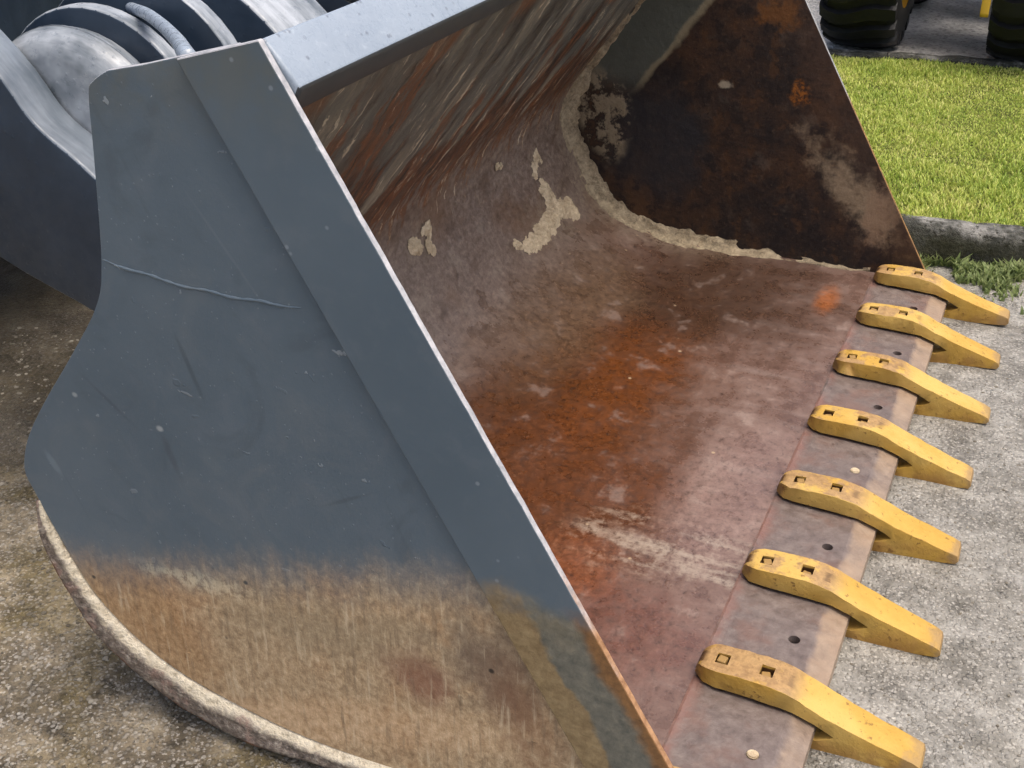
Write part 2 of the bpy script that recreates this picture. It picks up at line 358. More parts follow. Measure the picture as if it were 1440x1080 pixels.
def mat_far_inner():
    g = G('dark_rust_inner_side'); x, y, z = g.sep(g.obj); P2 = g.comb(x, 0.0, z)
    n1 = g.noise(P2, 3.2, 7, 0.66); n2 = g.noise(P2, 16, 6, 0.68); n3 = g.noise(P2, 60, 4, 0.7)
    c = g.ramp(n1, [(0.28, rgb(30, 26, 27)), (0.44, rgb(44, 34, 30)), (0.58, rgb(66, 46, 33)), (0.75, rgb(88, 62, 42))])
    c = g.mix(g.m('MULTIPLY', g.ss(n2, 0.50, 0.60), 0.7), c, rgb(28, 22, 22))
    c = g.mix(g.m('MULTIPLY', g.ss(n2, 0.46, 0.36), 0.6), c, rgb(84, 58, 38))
    n5 = g.noise(g.vadd(P2, (5.0, 0.0, 2.0)), 8, 4, 0.7)
    c = g.mix(g.m('MULTIPLY', g.ss(n5, 0.56, 0.70), 0.45), c, rgb(92, 80, 70))
    c = g.mix(g.m('MULTIPLY', g.ss(n3, 0.56, 0.72), 0.35), c, rgb(112, 88, 68))
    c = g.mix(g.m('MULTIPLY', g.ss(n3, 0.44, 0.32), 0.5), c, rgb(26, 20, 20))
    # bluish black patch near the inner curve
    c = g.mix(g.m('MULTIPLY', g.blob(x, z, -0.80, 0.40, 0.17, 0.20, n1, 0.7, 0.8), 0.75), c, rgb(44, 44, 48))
    # rusty front strip
    front = g.m('SUBTRACT', g.m('ADD', 0.224, g.m('MULTIPLY', z, -0.592)), x)
    c = g.mix(g.m('MULTIPLY', g.ss(g.m('ADD', front, g.m('MULTIPLY', n2, 0.08)), 0.2, 0.1), 0.4), c, rgb(84, 62, 48))
    c = g.mix(g.m('MULTIPLY', g.blob(x, z, -0.322, 0.646, 0.03, 0.03, n2, 1.6, 0.9), 0.8), c, g.mix(g.ss(n3, 0.42, 0.58), rgb(70, 44, 28), rgb(168, 100, 32)))
    c = g.mix(g.m('MULTIPLY', g.blob(x, z, -0.41, 0.89, 0.06, 0.04, n2, 1.5, 0.9), 0.7), c, rgb(122, 78, 36))
    # dried tan mud at the lower front
    mud = g.blob(x, z, -0.11, 0.345, 0.20, 0.065, n2, 1.3, 1.0, -0.80)
    c = g.mix(g.m('MULTIPLY', g.m('MULTIPLY', mud, g.ss(n5, 0.34, 0.56)), 0.9), c, g.mix(n3, rgb(104, 86, 68), rgb(178, 158, 130)))
    c = g.mix(g.m('MULTIPLY', g.blob(x, z, -0.02, 0.27, 0.05, 0.09, n2, 1.0, 0.7), 0.6), c, rgb(150, 122, 98))
    c = g.mix(g.m('MULTIPLY', g.blob(x, z, -0.568, 0.642, 0.016, 0.010, n2, 2.0, 0.9), 0.7), c, rgb(180, 168, 146))
    # surviving grey paint beside the shell, with a pale broken border
    along = g.m('SUBTRACT', z, g.m('ADD', 2.11, g.m('MULTIPLY', x, 1.39)))         # 0 on the shell line
    band = g.m('ADD', along, g.m('MULTIPLY', g.m('SUBTRACT', n1, 0.5), 0.16))
    pt = g.m('MULTIPLY', g.ss(band, -0.32, -0.29), g.ss(z, 0.56, 0.66))
    c = g.mix(pt, c, g.mix(n2, rgb(72, 76, 70), rgb(104, 106, 96)))
    bord = g.m('MULTIPLY', g.m('MULTIPLY', g.ss(band, -0.335, -0.31), g.ss(band, -0.28, -0.30)), g.ss(z, 0.56, 0.66))
    c = g.mix(g.m('MULTIPLY', bord, 0.7), c, rgb(158, 146, 118))
    # crumbly tan residue in the bend
    res = g.blob(x, z, -0.99, 0.50, 0.085, 0.16, n1, 0.8, 0.5, 0.25)
    c = g.mix(g.m('MULTIPLY', res, g.ss(n2, 0.44, 0.54)), c, g.mix(n3, rgb(104, 90, 70), rgb(178, 164, 138)))
    h = g.m('ADD', n1, g.m('ADD', g.m('MULTIPLY', n2, 0.8), g.m('ADD', g.m('MULTIPLY', n3, 0.25), g.m('MULTIPLY', res, n2))))
    return g.done(c, g.ss(n2, 0.35, 0.65, 0.5, 0.75), g.bump(h, 0.5, 0.01), 0.4)
def mat_shell():
    g = G('scoured_rusty_steel'); u, v, _ = g.sep(g.uv)
    Y = g.m('MULTIPLY', u, 3.0); S = g.m('MULTIPLY', v, 3.0); P = g.comb(Y, S, 0.0)
    n1 = g.noise(P, 2.4, 7, 0.62); n2 = g.noise(P, 9, 7, 0.66); n3 = g.noise(P, 46, 5, 0.7); n4 = g.noise(P, 150, 3, 0.7)
    drag = g.noise(g.comb(g.m('MULTIPLY', Y, 16.0), g.m('MULTIPLY', S, 3.0), 0.0), 1.0, 6, 0.62)
    # --- floor
    fl = g.ramp(n2, [(0.25, rgb(76, 56, 47)), (0.45, rgb(106, 83, 73)), (0.6, rgb(124, 102, 92)), (0.8, rgb(146, 125, 114))])
    fl = g.mix(g.m('MULTIPLY', g.ss(drag, 0.5, 0.7), 0.4), fl, rgb(134, 118, 110))
    for (cy, cs, ry, rs, am, cc) in ((1.35, 0.62, 0.85, 0.30, 0.92, rgb(82, 46, 18)), (0.80, 0.50, 0.45, 0.28, 0.85, rgb(88, 50, 26)),
                                     (1.55, 0.52, 0.40, 0.12, 0.6, rgb(100, 54, 20)), (2.15, 0.45, 0.36, 0.36, 0.9, rgb(62, 43, 31)),  # the far-corner blob mixes dark rust with painted corner shade
                                     (1.80, 0.84, 0.45, 0.16, 0.7, rgb(104, 84, 66)), (2.24, 0.11, 0.10, 0.035, 0.75, rgb(146, 84, 40)),
                                     (0.48, 0.20, 0.16, 0.20, 0.6, rgb(100, 62, 50)), (1.05, 0.10, 0.3, 0.12, 0.4, rgb(142, 118, 110)),
                                     (0.62, 0.36, 0.12, 0.10, 0.7, rgb(118, 70, 44))):
        mk = g.blob(Y, S, cy, cs, ry, rs, n1, 0.8, 1.1)
        cv = g.mix(g.ss(n3, 0.35, 0.68), tuple(q * 0.72 for q in cc[:3]) + (1.0,), tuple(q * 1.3 for q in cc[:3]) + (1.0,))
        fl = g.mix(g.m('MULTIPLY', mk, am), fl, cv)
    sc = g.m('MULTIPLY', g.blob(Y, S, 0.77, 0.17, 0.12, 0.20, n2, 0.9, 0.9, 0.0), g.ss(g.m('ADD', g.m('MULTIPLY', drag, 0.6), g.m('MULTIPLY', n3, 0.4)), 0.45, 0.62))
    fl = g.mix(g.m('MULTIPLY', sc, 0.75), fl, rgb(166, 152, 136))
    d, vc = g.vor(P, 14); r, _, _ = g.sep(vc)
    fl = g.mix(g.m('MULTIPLY', g.m('MULTIPLY', g.ss(d, 0.09, 0.04), g.ss(r, 0.82, 0.86)), 0.8), fl, rgb(180, 158, 128))
    fl = g.mix(g.m('MULTIPLY', g.ss(n3, 0.45, 0.3), 0.55), fl, rgb(60, 44, 38))
    fl = g.mix(g.m('MULTIPLY', g.ss(n2, 0.58, 0.7), 0.35), fl, rgb(150, 132, 122))
    # --- bend
    bd = g.ramp(n3, [(0.28, rgb(98, 82, 70)), (0.5, rgb(124, 107, 95)), (0.72, rgb(150, 133, 118))])
    bd = g.mix(g.m('MULTIPLY', g.ss(n1, 0.5, 0.66), 0.6), bd, rgb(116, 88, 66))
    bd = g.mix(g.m('MULTIPLY', g.ss(n2, 0.47, 0.36), 0.5), bd, rgb(84, 66, 54)); bd = g.mix(g.m('MULTIPLY', g.ss(n2, 0.55, 0.68), 0.45), bd, rgb(150, 136, 120))
    # --- back wall streaks run up the profile
    Yw = g.m('ADD', Y, g.m('MULTIPLY', g.m('SUBTRACT', n2, 0.5), 0.09))
    s1 = g.noise(g.comb(g.m('MULTIPLY', Yw, 9.0), g.m('MULTIPLY', S, 2.0), 0.0), 1.0, 4, 0.62)
    s2 = g.noise(g.comb(g.m('MULTIPLY', Yw, 46.0), g.m('MULTIPLY', S, 6.0), 4.0), 1.0, 4, 0.68, 0.4)
    s3 = g.noise(g.comb(g.m('MULTIPLY', Yw, 6.0), g.m('MULTIPLY', S, 1.7), 9.0), 1.0, 4, 0.6)
    wl = g.ramp(g.m('ADD', g.m('MULTIPLY', s1, 0.78), g.m('MULTIPLY', s2, 0.22)), [(0.34, rgb(38, 32, 27)), (0.43, rgb(78, 74, 66)), (0.52, rgb(98, 97, 90)), (0.60, rgb(124, 118, 104)), (0.68, rgb(158, 149, 130))])
    lowm = g.ss(g.m('ADD', S, g.m('MULTIPLY', g.m('SUBTRACT', s1, 0.5), 1.3)), 1.80, 1.66)
    rustc = g.ramp(s2, [(0.34, rgb(36, 25, 20)), (0.45, rgb(66, 43, 29)), (0.54, rgb(104, 62, 34)), (0.62, rgb(126, 84, 50)), (0.68, rgb(176, 156, 126))])
    wl = g.mix(g.m('MULTIPLY', lowm, 0.94), wl, rustc)
    rs_ = g.m('MULTIPLY', g.ss(s3, 0.53, 0.57), g.ss(s2, 0.40, 0.50))
    wl = g.mix(g.m('MULTIPLY', rs_, 0.85), wl, g.ramp(s2, [(0.35, rgb(56, 36, 24)), (0.5, rgb(104, 62, 32)), (0.65, rgb(132, 80, 42))]))
    pal = g.m('MULTIPLY', g.ss(s2, 0.59, 0.63), g.ss(s1, 0.44, 0.54)); wl = g.mix(g.m('MULTIPLY', pal, 0.9), wl, rgb(198, 186, 162))
    drk = g.m('MULTIPLY', g.ss(s2, 0.41, 0.36), g.ss(s1, 0.54, 0.46)); wl = g.mix(g.m('MULTIPLY', drk, 0.9), wl, rgb(32, 25, 21))
    topr = g.m('MULTIPLY', g.ss(S, 2.10, 2.2), g.ss(s3, 0.45, 0.55)); wl = g.mix(g.m('MULTIPLY', topr, 0.75), wl, rgb(116, 74, 42))
    # --- blend
    e = g.m('MULTIPLY', g.m('SUBTRACT', n1, 0.5), 0.35)
    c = g.mix(g.ss(g.m('ADD', S, e), 0.80, 1.06), fl, bd)
    c = g.mix(g.ss(g.m('ADD', S, g.m('MULTIPLY', g.m('SUBTRACT', s2, 0.5), 0.9)), 1.40, 1.50), c, wl)
    c = g.mix(g.m('MULTIPLY', g.ss(n4, 0.56, 0.72), 0.16), c, rgb(176, 154, 134))
    c = g.mix(g.m('MULTIPLY', g.ss(n4, 0.44, 0.32), 0.35), c, rgb(46, 32, 27))
    dust = g.m('MULTIPLY', g.m('MULTIPLY', g.ss(g.m('ADD', Y, g.m('MULTIPLY', n2, 0.16)), 2.40, 2.56), g.ss(S, 0.35, 0.8)), g.ss(S, 2.0, 1.5))
    dust = g.m('MAXIMUM', dust, g.m('MULTIPLY', g.blob(Y, S, 2.12, 1.08, 0.16, 0.07, n2, 1.6, 1.4), 0.9)); dust = g.m('MAXIMUM', dust, g.blob(Y, S, 1.39, 1.285, 0.07, 0.05, n2, 1.6, 1.4)); dust = g.m('MAXIMUM', dust, g.blob(Y, S, 2.19, 1.26, 0.04, 0.045, n2, 1.6, 1.4))
    c = g.mix(g.m('MULTIPLY', dust, g.ss(n3, 0.38, 0.62, 0.05, 0.5)), c, rgb(146, 132, 112))
    h = g.m('ADD', g.m('MULTIPLY', n3, 0.5), g.m('ADD', g.m('MULTIPLY', n4, 0.2), n2))
    h = g.m('ADD', h, g.m('MULTIPLY', g.m('MULTIPLY', g.ss(S, 1.4, 1.6), s2), 1.4))
    rough = g.m('ADD', g.ss(n2, 0.35, 0.65, 0.22, 0.42), g.m('MULTIPLY', g.ss(S, 0.9, 1.5), 0.28))
    return g.done(c, rough, g.bump(h, 0.35, 0.005), 0.6)
def mat_lip():
    g = G('cutting_edge_steel'); x, y, z = g.sep(g.obj); P = g.comb(x, y, 0.0)
    n1 = g.noise(P, 5, 6, 0.65); n2 = g.noise(P, 30, 5, 0.7); n3 = g.noise(P, 120, 3, 0.7)
    c = g.ramp(n2, [(0.25, rgb(84, 72, 67)), (0.5, rgb(110, 98, 93)), (0.8, rgb(136, 124, 117))])
    c = g.mix(g.m('MULTIPLY', g.ss(n1, 0.48, 0.64), 0.55), c, rgb(118, 88, 76))
    seam = g.ss(g.m('ADD', x, g.m('MULTIPLY', g.m('SUBTRACT', n2, 0.5), 0.03)), 0.03, 0.0)
    c = g.mix(g.m('MULTIPLY', g.m('MULTIPLY', seam, g.ss(n1, 0.36, 0.55)), 0.6), c, rgb(138, 98, 86))
    nose = g.ss(g.m('ADD', x, g.m('MULTIPLY', g.m('SUBTRACT', n1, 0.5), 0.06)), 0.188, 0.206)
    c = g.mix(g.m('MULTIPLY', nose, g.ss(n1, 0.3, 0.6, 0.3, 0.7)), c, g.mix(n2, rgb(136, 112, 92), rgb(188, 166, 138)))
    return g.done(c, g.ss(n2, 0.3, 0.7, 0.36, 0.55), g.bump(g.m('ADD', n2, n3), 0.3, 0.004), 0.5)
def mat_tooth():
    g = G('worn_yellow_paint'); x, y, z = g.sep(g.obj)
    oi = g.nt.nodes.new('ShaderNodeObjectInfo'); rnd = oi.outputs['Random']
    vec = g.vadd(g.obj, g.comb(g.m('MULTIPLY', rnd, 31.0), g.m('MULTIPLY', rnd, 17.0), 0.0))
    n1 = g.noise(vec, 14, 6, 0.65); n2 = g.noise(vec, 60, 5, 0.7); n3 = g.noise(vec, 5, 3, 0.5)
    c = g.mix(n1, rgb(178, 136, 50), rgb(208, 170, 84)); c = g.mix(g.m('MULTIPLY', g.ss(n3, .45, .65), .4), c, rgb(220, 190, 116))
    # paint worn through to purple-grey steel on the bolted pad
    ge = g.nt.nodes.new('ShaderNodeNewGeometry'); nz = g.sep(ge.outputs['Normal'])[2]
    pad = g.m('MULTIPLY', g.ss(x, 0.235, 0.18), g.ss(nz, 0.75, 0.93))
    wear = g.m('MULTIPLY', pad, g.ss(g.m('ADD', n1, g.m('MULTIPLY', g.m('SUBTRACT', rnd, 0.5), 0.12)), 0.42, 0.54))
    c = g.mix(g.m('MULTIPLY', wear, 0.75), c, g.mix(g.ss(n2, 0.3, 0.7), rgb(120, 92, 74), rgb(176, 142, 104)))
    pt = g.nt.nodes.new('ShaderNodeNewGeometry').outputs['Pointiness']
    ed = g.m('MULTIPLY', g.ss(g.m('ADD', pt, g.m('MULTIPLY', g.m('SUBTRACT', n1, 0.5), 0.16)), 0.56, 0.63), 0.55)
    c = g.mix(ed, c, rgb(170, 126, 78))
    sp = g.ss(n2, 0.60, 0.68); c = g.mix(g.m('MULTIPLY', sp, 0.65), c, rgb(104, 72, 42))
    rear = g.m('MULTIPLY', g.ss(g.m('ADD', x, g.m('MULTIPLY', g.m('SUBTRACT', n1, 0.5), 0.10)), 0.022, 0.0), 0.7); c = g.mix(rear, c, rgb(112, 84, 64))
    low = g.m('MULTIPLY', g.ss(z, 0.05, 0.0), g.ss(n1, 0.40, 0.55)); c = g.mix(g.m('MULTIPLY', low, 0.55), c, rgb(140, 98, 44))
    tipw = g.m('MULTIPLY', g.ss(g.m('ADD', x, g.m('MULTIPLY', g.m('SUBTRACT', n1, 0.5), 0.10)), 0.405, 0.425), 0.6)
    c = g.mix(tipw, c, g.mix(n2, rgb(112, 88, 62), rgb(176, 150, 112)))
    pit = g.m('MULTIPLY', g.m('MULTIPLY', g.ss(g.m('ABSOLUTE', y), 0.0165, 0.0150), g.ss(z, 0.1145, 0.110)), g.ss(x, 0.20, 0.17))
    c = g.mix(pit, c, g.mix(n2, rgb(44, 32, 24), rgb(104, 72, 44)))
    return g.done(c, g.ss(n2, 0.3, 0.7, 0.45, 0.65), g.bump(g.m('ADD', n1, n2), 0.5, 0.006), 0.4)
def mat_mud(name, lo, hi, bumpd=0.012):
    g = G(name); n1 = g.noise(g.obj, 22, 6, 0.7); n2 = g.noise(g.obj, 90, 4, 0.7)
    c = g.ramp(g.m('ADD', g.m('MULTIPLY', n1, 0.6), g.m('MULTIPLY', n2, 0.4)), [(0.32, lo), (0.62, hi)])
    return g.done(c, 0.88, g.bump(g.m('ADD', n1, n2), 0.6, bumpd), 0.25)
def mat_rim():
    g = G('ground_down_rim'); u, v, _ = g.sep(g.uv); L = g.m('MULTIPLY', u, 3.0)
    n1 = g.noise(g.obj, 12, 6, 0.68); n2 = g.noise(g.obj, 60, 5, 0.7); n3 = g.noise(g.obj, 140, 3, 0.7)
    vv = g.m('ADD', v, g.m('MULTIPLY', g.m('SUBTRACT', n1, 0.5), 0.45))
    cream = g.ramp(n2, [(0.3, rgb(176, 163, 138)), (0.6, rgb(232, 221, 196))])
    mid = g.ramp(n2, [(0.28, rgb(62, 54, 48)), (0.5, rgb(116, 104, 93)), (0.74, rgb(182, 172, 156))])
    mid = g.mix(g.m('MULTIPLY', g.ss(n1, 0.54, 0.66), 0.5), mid, rgb(164, 130, 116))
    low = g.ramp(n2, [(0.3, rgb(84, 52, 38)), (0.7, rgb(146, 100, 68))])
    c = g.mix(g.ss(g.m('ADD', vv, g.m('MULTIPLY', g.m('SUBTRACT', n2, 0.5), 0.7)), 0.17, 0.38), cream, mid); c = g.mix(g.ss(vv, 0.80, 0.90), c, low)
    c = g.mix(g.m('MULTIPLY', g.ss(vv, 0.06, -0.06), 0.8), c, rgb(140, 116, 84))
    return g.done(c, 0.55, g.bump(g.m('ADD', n1, n2), 0.9, 0.010), 0.5)
def mat_wet_paint(name, a_, b_, rough=(0.18, 0.42), mud=0.0):
    g = G(name); n1 = g.noise(g.obj, 5, 6, 0.6); n2 = g.noise(g.obj, 34, 5, 0.65)
    st_ = g.noise(g.vmul(g.obj, (1.0, 6.0, 1.0)), 5, 4, 0.65)
    c = g.mix(g.ss(g.m('ADD', g.m('MULTIPLY', n1, 0.5), g.m('MULTIPLY', st_, 0.5)), 0.36, 0.64), a_, b_)
    d, vc = g.vor(g.obj, 60); r, _, _ = g.sep(vc)
    drop = g.m('MULTIPLY', g.ss(d, 0.3, 0.15), g.ss(r, 0.55, 0.62))
    if mud: c = g.mix(g.m('MULTIPLY', g.ss(n2, 0.5, 0.66), mud), c, rgb(110, 108, 100))
    return g.done(c, g.ss(n2, 0.35, 0.65, rough[0], rough[1]), g.bump(g.m('ADD', g.m('MULTIPLY', n2, 0.5), g.m('MULTIPLY', drop, 0.8)), 0.18, 0.004), 0.5)
def mat_beam():
    g = G('wet_grey_beam_paint'); n1 = g.noise(g.obj, 6, 5, 0.6); n2 = g.noise(g.obj, 55, 5, 0.7)
    c = g.mix(n1, rgb(134, 146, 160), rgb(160, 172, 184))
    d, vc = g.vor(g.obj, 70); r, _, _ = g.sep(vc)
    spot = g.m('MULTIPLY', g.ss(d, 0.32, 0.15), g.ss(r, 0.6, 0.66))
    c = g.mix(g.m('MULTIPLY', spot, 0.5), c, rgb(92, 98, 110))
    c = g.mix(g.m('MULTIPLY', g.ss(n2, .58, .7), .35), c, rgb(184, 194, 204))
    return g.done(c, g.ss(n2, 0.35, 0.65, 0.22, 0.45), g.bump(g.m('ADD', n2, spot), 0.2, 0.004), 0.6)
def mat_rubber():
    g = G('tyre_rubber'); n = g.noise(g.obj, 18, 5, 0.65)
    return g.done(g.ramp(n, [(0.3, rgb(15, 15, 17)), (0.7, rgb(28, 28, 30))]), 0.62, g.bump(n, 0.3, 0.01), 0.4)
def mat_plain(name, a_, b_, rough=0.5):
    g = G(name); n = g.noise(g.obj, 12, 5, 0.6)
    return g.done(g.mix(n, a_, b_), rough, g.bump(n, 0.15, 0.005), 0.45)

M = dict(yard=mat_yard(), pebble=mat_pebble(), lot=mat_lot(), soil=mat_soil(), kerb=mat_kerb(),
         grass=mat_grass('lawn_blade', [(0.25, rgb(112, 140, 54)), (0.42, rgb(156, 178, 76)), (0.6, rgb(194, 204, 100)), (0.8, rgb(226, 220, 142))]),
         weed=mat_grass('weed_leaf', [(0.25, rgb(84, 96, 58)), (0.5, rgb(124, 140, 84)), (0.8, rgb(166, 174, 120))]),
         side=mat_side_outer(), cutter=mat_cutter(), edge=mat_edge(), faredge=mat_far_edge(), farin=mat_far_inner(), shell=mat_shell(), lip=mat_lip(),
         tooth=mat_tooth(), mud=mat_mud('dried_mud', rgb(104, 92, 74), rgb(186, 170, 142)), splat=mat_mud('pale_mud_splat', rgb(160, 140, 112), rgb(226, 208, 176)),
         rim=mat_rim(), beam=mat_beam(), link=mat_wet_paint('wet_skylit_linkage_paint', rgb(92, 101, 108), rgb(178, 184, 190), (0.24, 0.5)),  # pale linkage base carries the sky reflection of the wet paint
         arm=mat_wet_paint('arm_shaded_paint', rgb(38, 50, 64), rgb(52, 65, 80), (0.3, 0.5)), rubber=mat_rubber(), arm_lit=mat_wet_paint('arm_lit_paint', rgb(84, 94, 104), rgb(126, 135, 144), (0.3, 0.5)),  # arm sides coloured dark as in shade, arm top pale as in light
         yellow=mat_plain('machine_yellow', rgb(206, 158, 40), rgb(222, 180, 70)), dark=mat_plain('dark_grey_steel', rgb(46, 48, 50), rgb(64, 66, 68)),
         bolt=mat_plain('bolt_steel', rgb(112, 84, 44), rgb(186, 150, 88), 0.6), hole=mat_plain('dark_hole_steel', rgb(28, 22, 20), rgb(44, 36, 32), 0.8))

# ------------------------------------------------------------------ setting : ground
def gz(x, y):
    return -0.075 * (1 - smoothstep(-0.55, 0.36, np.asarray(x, float)))
def axis_pts(lo, hi, step, far):
    a = np.arange(lo, hi + 1e-6, step); e = np.array([0.4, 1, 2, 4, 8, 15, 30, far])
    return np.r_[(lo - e)[::-1], a, hi + e]
gx = axis_pts(-3.6, 1.6, 0.04, 120); gy = axis_pts(-1.2, 3.2, 0.04, 160)
XX, YY = np.meshgrid(gx, gy)
ZZ = gz(XX, YY)
rough_z = np.array([[0.010 * fbm(a * 2.1, b * 2.1, 0.3) + 0.003 * fbm(a * 14, b * 14, 2.0, 3) for a in gx] for b in gy])
ZZ = ZZ + rough_z * (np.abs(XX) < 5) - 0.004
nx, ny = len(gx), len(gy)
gv = np.c_[XX.ravel(), YY.ravel(), ZZ.ravel()]
gf = [(j * nx + i, j * nx + i + 1, (j + 1) * nx + i + 1, (j + 1) * nx + i) for j in range(ny - 1) for i in range(nx - 1)]
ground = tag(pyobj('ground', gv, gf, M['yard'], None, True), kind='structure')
def ground_z(x, y):
    return float(gz(x, y)) + 0.010 * fbm(x * 2.1, y * 2.1, 0.3) + 0.003 * fbm(x * 14, y * 14, 2.0, 3) - 0.004

def scatter_mesh(name, items, base_v, base_f, mat):
    """items: list of (3x3 matrix, loc, tone) joined into one mesh"""
    nb = len(base_v); V = np.empty((len(items) * nb, 3)); T = np.empty(len(items) * nb); F = []
    for k, (Mx, loc, tone) in enumerate(items):
        V[k * nb:(k + 1) * nb] = base_v @ Mx.T + loc; T[k * nb:(k + 1) * nb] = tone
    bf = np.array(base_f); F = (bf[None] + (np.arange(len(items)) * nb)[:, None, None]).reshape(-1, bf.shape[1])
    me = bpy.data.meshes.new(name); me.from_pydata(V.tolist(), [], F.tolist()); me.update()
    at = me.attributes.new('tone', 'FLOAT', 'POINT'); at.data.foreach_set('value', T.astype(np.float32))
    return link(name, me, mat, None, False)
_bm = bmesh.new(); bmesh.ops.create_icosphere(_bm, subdivisions=1, radius=1.0)
ico_v = np.array([v.co[:] for v in _bm.verts]); ico_f = [[v.index for v in f.verts] for f in _bm.faces]; _bm.free()
def rotz(a):
    return np.array([[math.cos(a), -math.sin(a), 0], [math.sin(a), math.cos(a), 0], [0, 0, 1]])
items = []
def pebbles(n, x0, x1, y0, y1, r0, r1, tone0, tone1):
    for _ in range(n):
        x, y = random.uniform(x0, x1), random.uniform(y0, y1); r = r0 + (r1 - r0) * random.random() ** 2.5
        Mx = rotz(random.uniform(0, 6.3)) @ np.diag([r * random.uniform(0.8, 1.4), r * random.uniform(0.7, 1.1), r * random.uniform(0.4, 0.75)])
        items.append((Mx, np.array([x, y, ground_z(x, y) + r * 0.05]), random.uniform(tone0, tone1)))
pebbles(2200, 0.15, 0.95, 0.1, 2.95, 0.0015, 0.005, 0.3, 0.8)
pebbles(6000, -2.6, -0.5, -0.45, 1.3, 0.002, 0.008, 0.1, 0.8)
tag(scatter_mesh('loose_gravel', items, ico_v, ico_f, M['pebble']), 'small loose grey stones scattered over the yard concrete', 'gravel', kind='stuff')

# kerb, lawn, far lot -------------------------------------------------------
KT = 0.125
kslope = 0.118
def ky(x): return 2.862 + kslope * (x - 0.1)
def ly(x): return 5.26 + 0.15 * (x - 0.1)
kerb_x = [-3.2, -2.25, -1.3, -0.35, 0.62, 1.55, 2.5]
for i in range(len(kerb_x) - 1):
    a, b = kerb_x[i] + 0.004, kerb_x[i + 1] - 0.004
    bm = bmesh.new(); n = 36; rows = []
    sect = [(0.0, -0.12), (0.004, 0.02), (0.008, 0.07), (0.014, 0.100), (0.030, 0.118), (0.055, 0.124), (0.095, 0.122), (0.12, 0.110), (0.125, -0.1)]
    for k in range(n + 1):
        x = a + (b - a) * k / n; row = []
        for (dy, dz) in sect:
            wob = 0.016 * fbm(x * 9, dy * 30 + i, dz * 25, 4) + 0.006 * fbm(x * 40, dy * 60, dz * 60, 3)
            row.append(bm.verts.new((x, ky(x) + dy - wob, dz + (wob * 0.8 if dz > 0.05 else 0))))
        rows.append(row)
    for k in range(n):
        for q in range(len(sect) - 1): bm.faces.new((rows[k][q], rows[k + 1][q], rows[k + 1][q + 1], rows[k][q + 1]))
    bm.faces.new(rows[0]); bm.faces.new(rows[-1][::-1])
    o = bmobj('kerb', bm, M['kerb'], None, True); auto_smooth(o, 50)
    tag(o, kind='structure')
bm = bmesh.new()
lx = np.linspace(-30, 30, 61)
v0 = [bm.verts.new((x, ky(x) + 0.11, 0.104)) for x in lx]; v1 = [bm.verts.new((x, ly(x), 0.104)) for x in lx]
for i in range(60): bm.faces.new((v0[i], v0[i + 1], v1[i + 1], v1[i]))
tag(bmobj('lawn', bm, M['soil']), kind='structure')
bm = bmesh.new()
v0 = [bm.verts.new((x, ly(x), 0.085)) for x in lx]; v1 = [bm.verts.new((x * 5, 160, 0.085)) for x in lx]
for i in range(60): bm.faces.new((v0[i], v0[i + 1], v1[i + 1], v1[i]))
tag(bmobj('gravel_lot', bm, M['lot']), kind='structure')
# far kerb: a low concrete edging between lawn and lot
for i in range(5):
    a, b = -2.4 + i * 1.0 + 0.004, -1.4 + i * 1.0 - 0.004; bm = bmesh.new(); rows = []
    for k in range(21):
        x = a + (b - a) * k / 20; wv = 0.008 * fbm(x * 12, 3.3, i, 3)
        rows.append([bm.verts.new((x, ly(x) + dy, dz + wv)) for dy, dz in ((0, 0.05), (0, 0.118), (0.02, 0.128), (0.08, 0.128), (0.10, 0.115), (0.10, 0.05))])
    for k in range(20):
        for q in range(5): bm.faces.new((rows[k][q], rows[k + 1][q], rows[k + 1][q + 1], rows[k][q + 1]))
    bm.faces.new(rows[0]); bm.faces.new(rows[-1][::-1])
    tag(bmobj('lawn_edging', bm, M['kerb'], None, False), kind='structure')

def blades(name, n, fx, fh, mat, width, label, cat):
    V = []; F = []; T = []
    for k in range(n):
        x, y, z = fx(); h = fh(x, y); a = random.uniform(0, 6.283); w = width * random.uniform(0.6, 1.3)
        le = random.uniform(0.2, 1.0) * h; dx, dy = math.cos(a), math.sin(a); px, py = -dy * w, dx * w; b = len(V)
        V += [(x - px, y - py, z), (x + px, y + py, z), (x + dx * le * .35 - px * .8, y + dy * le * .35 - py * .8, z + h * .6),
              (x + dx * le * .35 + px * .8, y + dy * le * .35 + py * .8, z + h * .6), (x + dx * le, y + dy * le, z + h)]
        F += [(b, b + 1, b + 3, b + 2), (b + 2, b + 3, b + 4)]
        T += [min(1, max(0, random.gauss(0.5, 0.22)))] * 5
    me = bpy.data.meshes.new(name); me.from_pydata(V, [], F); me.update()
    at = me.attributes.new('tone', 'FLOAT', 'POINT'); at.data.foreach_set('value', np.array(T, np.float32))
    return tag(link(name, me, mat), label, cat, kind='stuff')
def lawn_pt():
    x = random.uniform(-1.5, 1.5); t = random.random(); return x, ky(x) + 0.075 + 0.02 * fbm(x * 8, 0, 3) + t * (ly(x) - ky(x) - 0.06), 0.102
blades('lawn_grass', 110000, lawn_pt, lambda x, y: max(0.008, (0.014 + 0.014 * random.random()) * (0.8 + 0.7 * fbm(x * 2.5, y * 2.5, 5))), M['grass'], 0.0028,
       'short yellow-green lawn grass behind the kerb', 'grass')
def weed_pt():
    while True:
        x = random.uniform(-0.5, 1.2); d = abs(random.gauss(0, 0.13)); y = ky(x) - 0.005 - d
        if fbm(x * 7, y * 7, 1.0) > -0.35 + d * 1.6: return x, y, ground_z(x, y) - 0.002
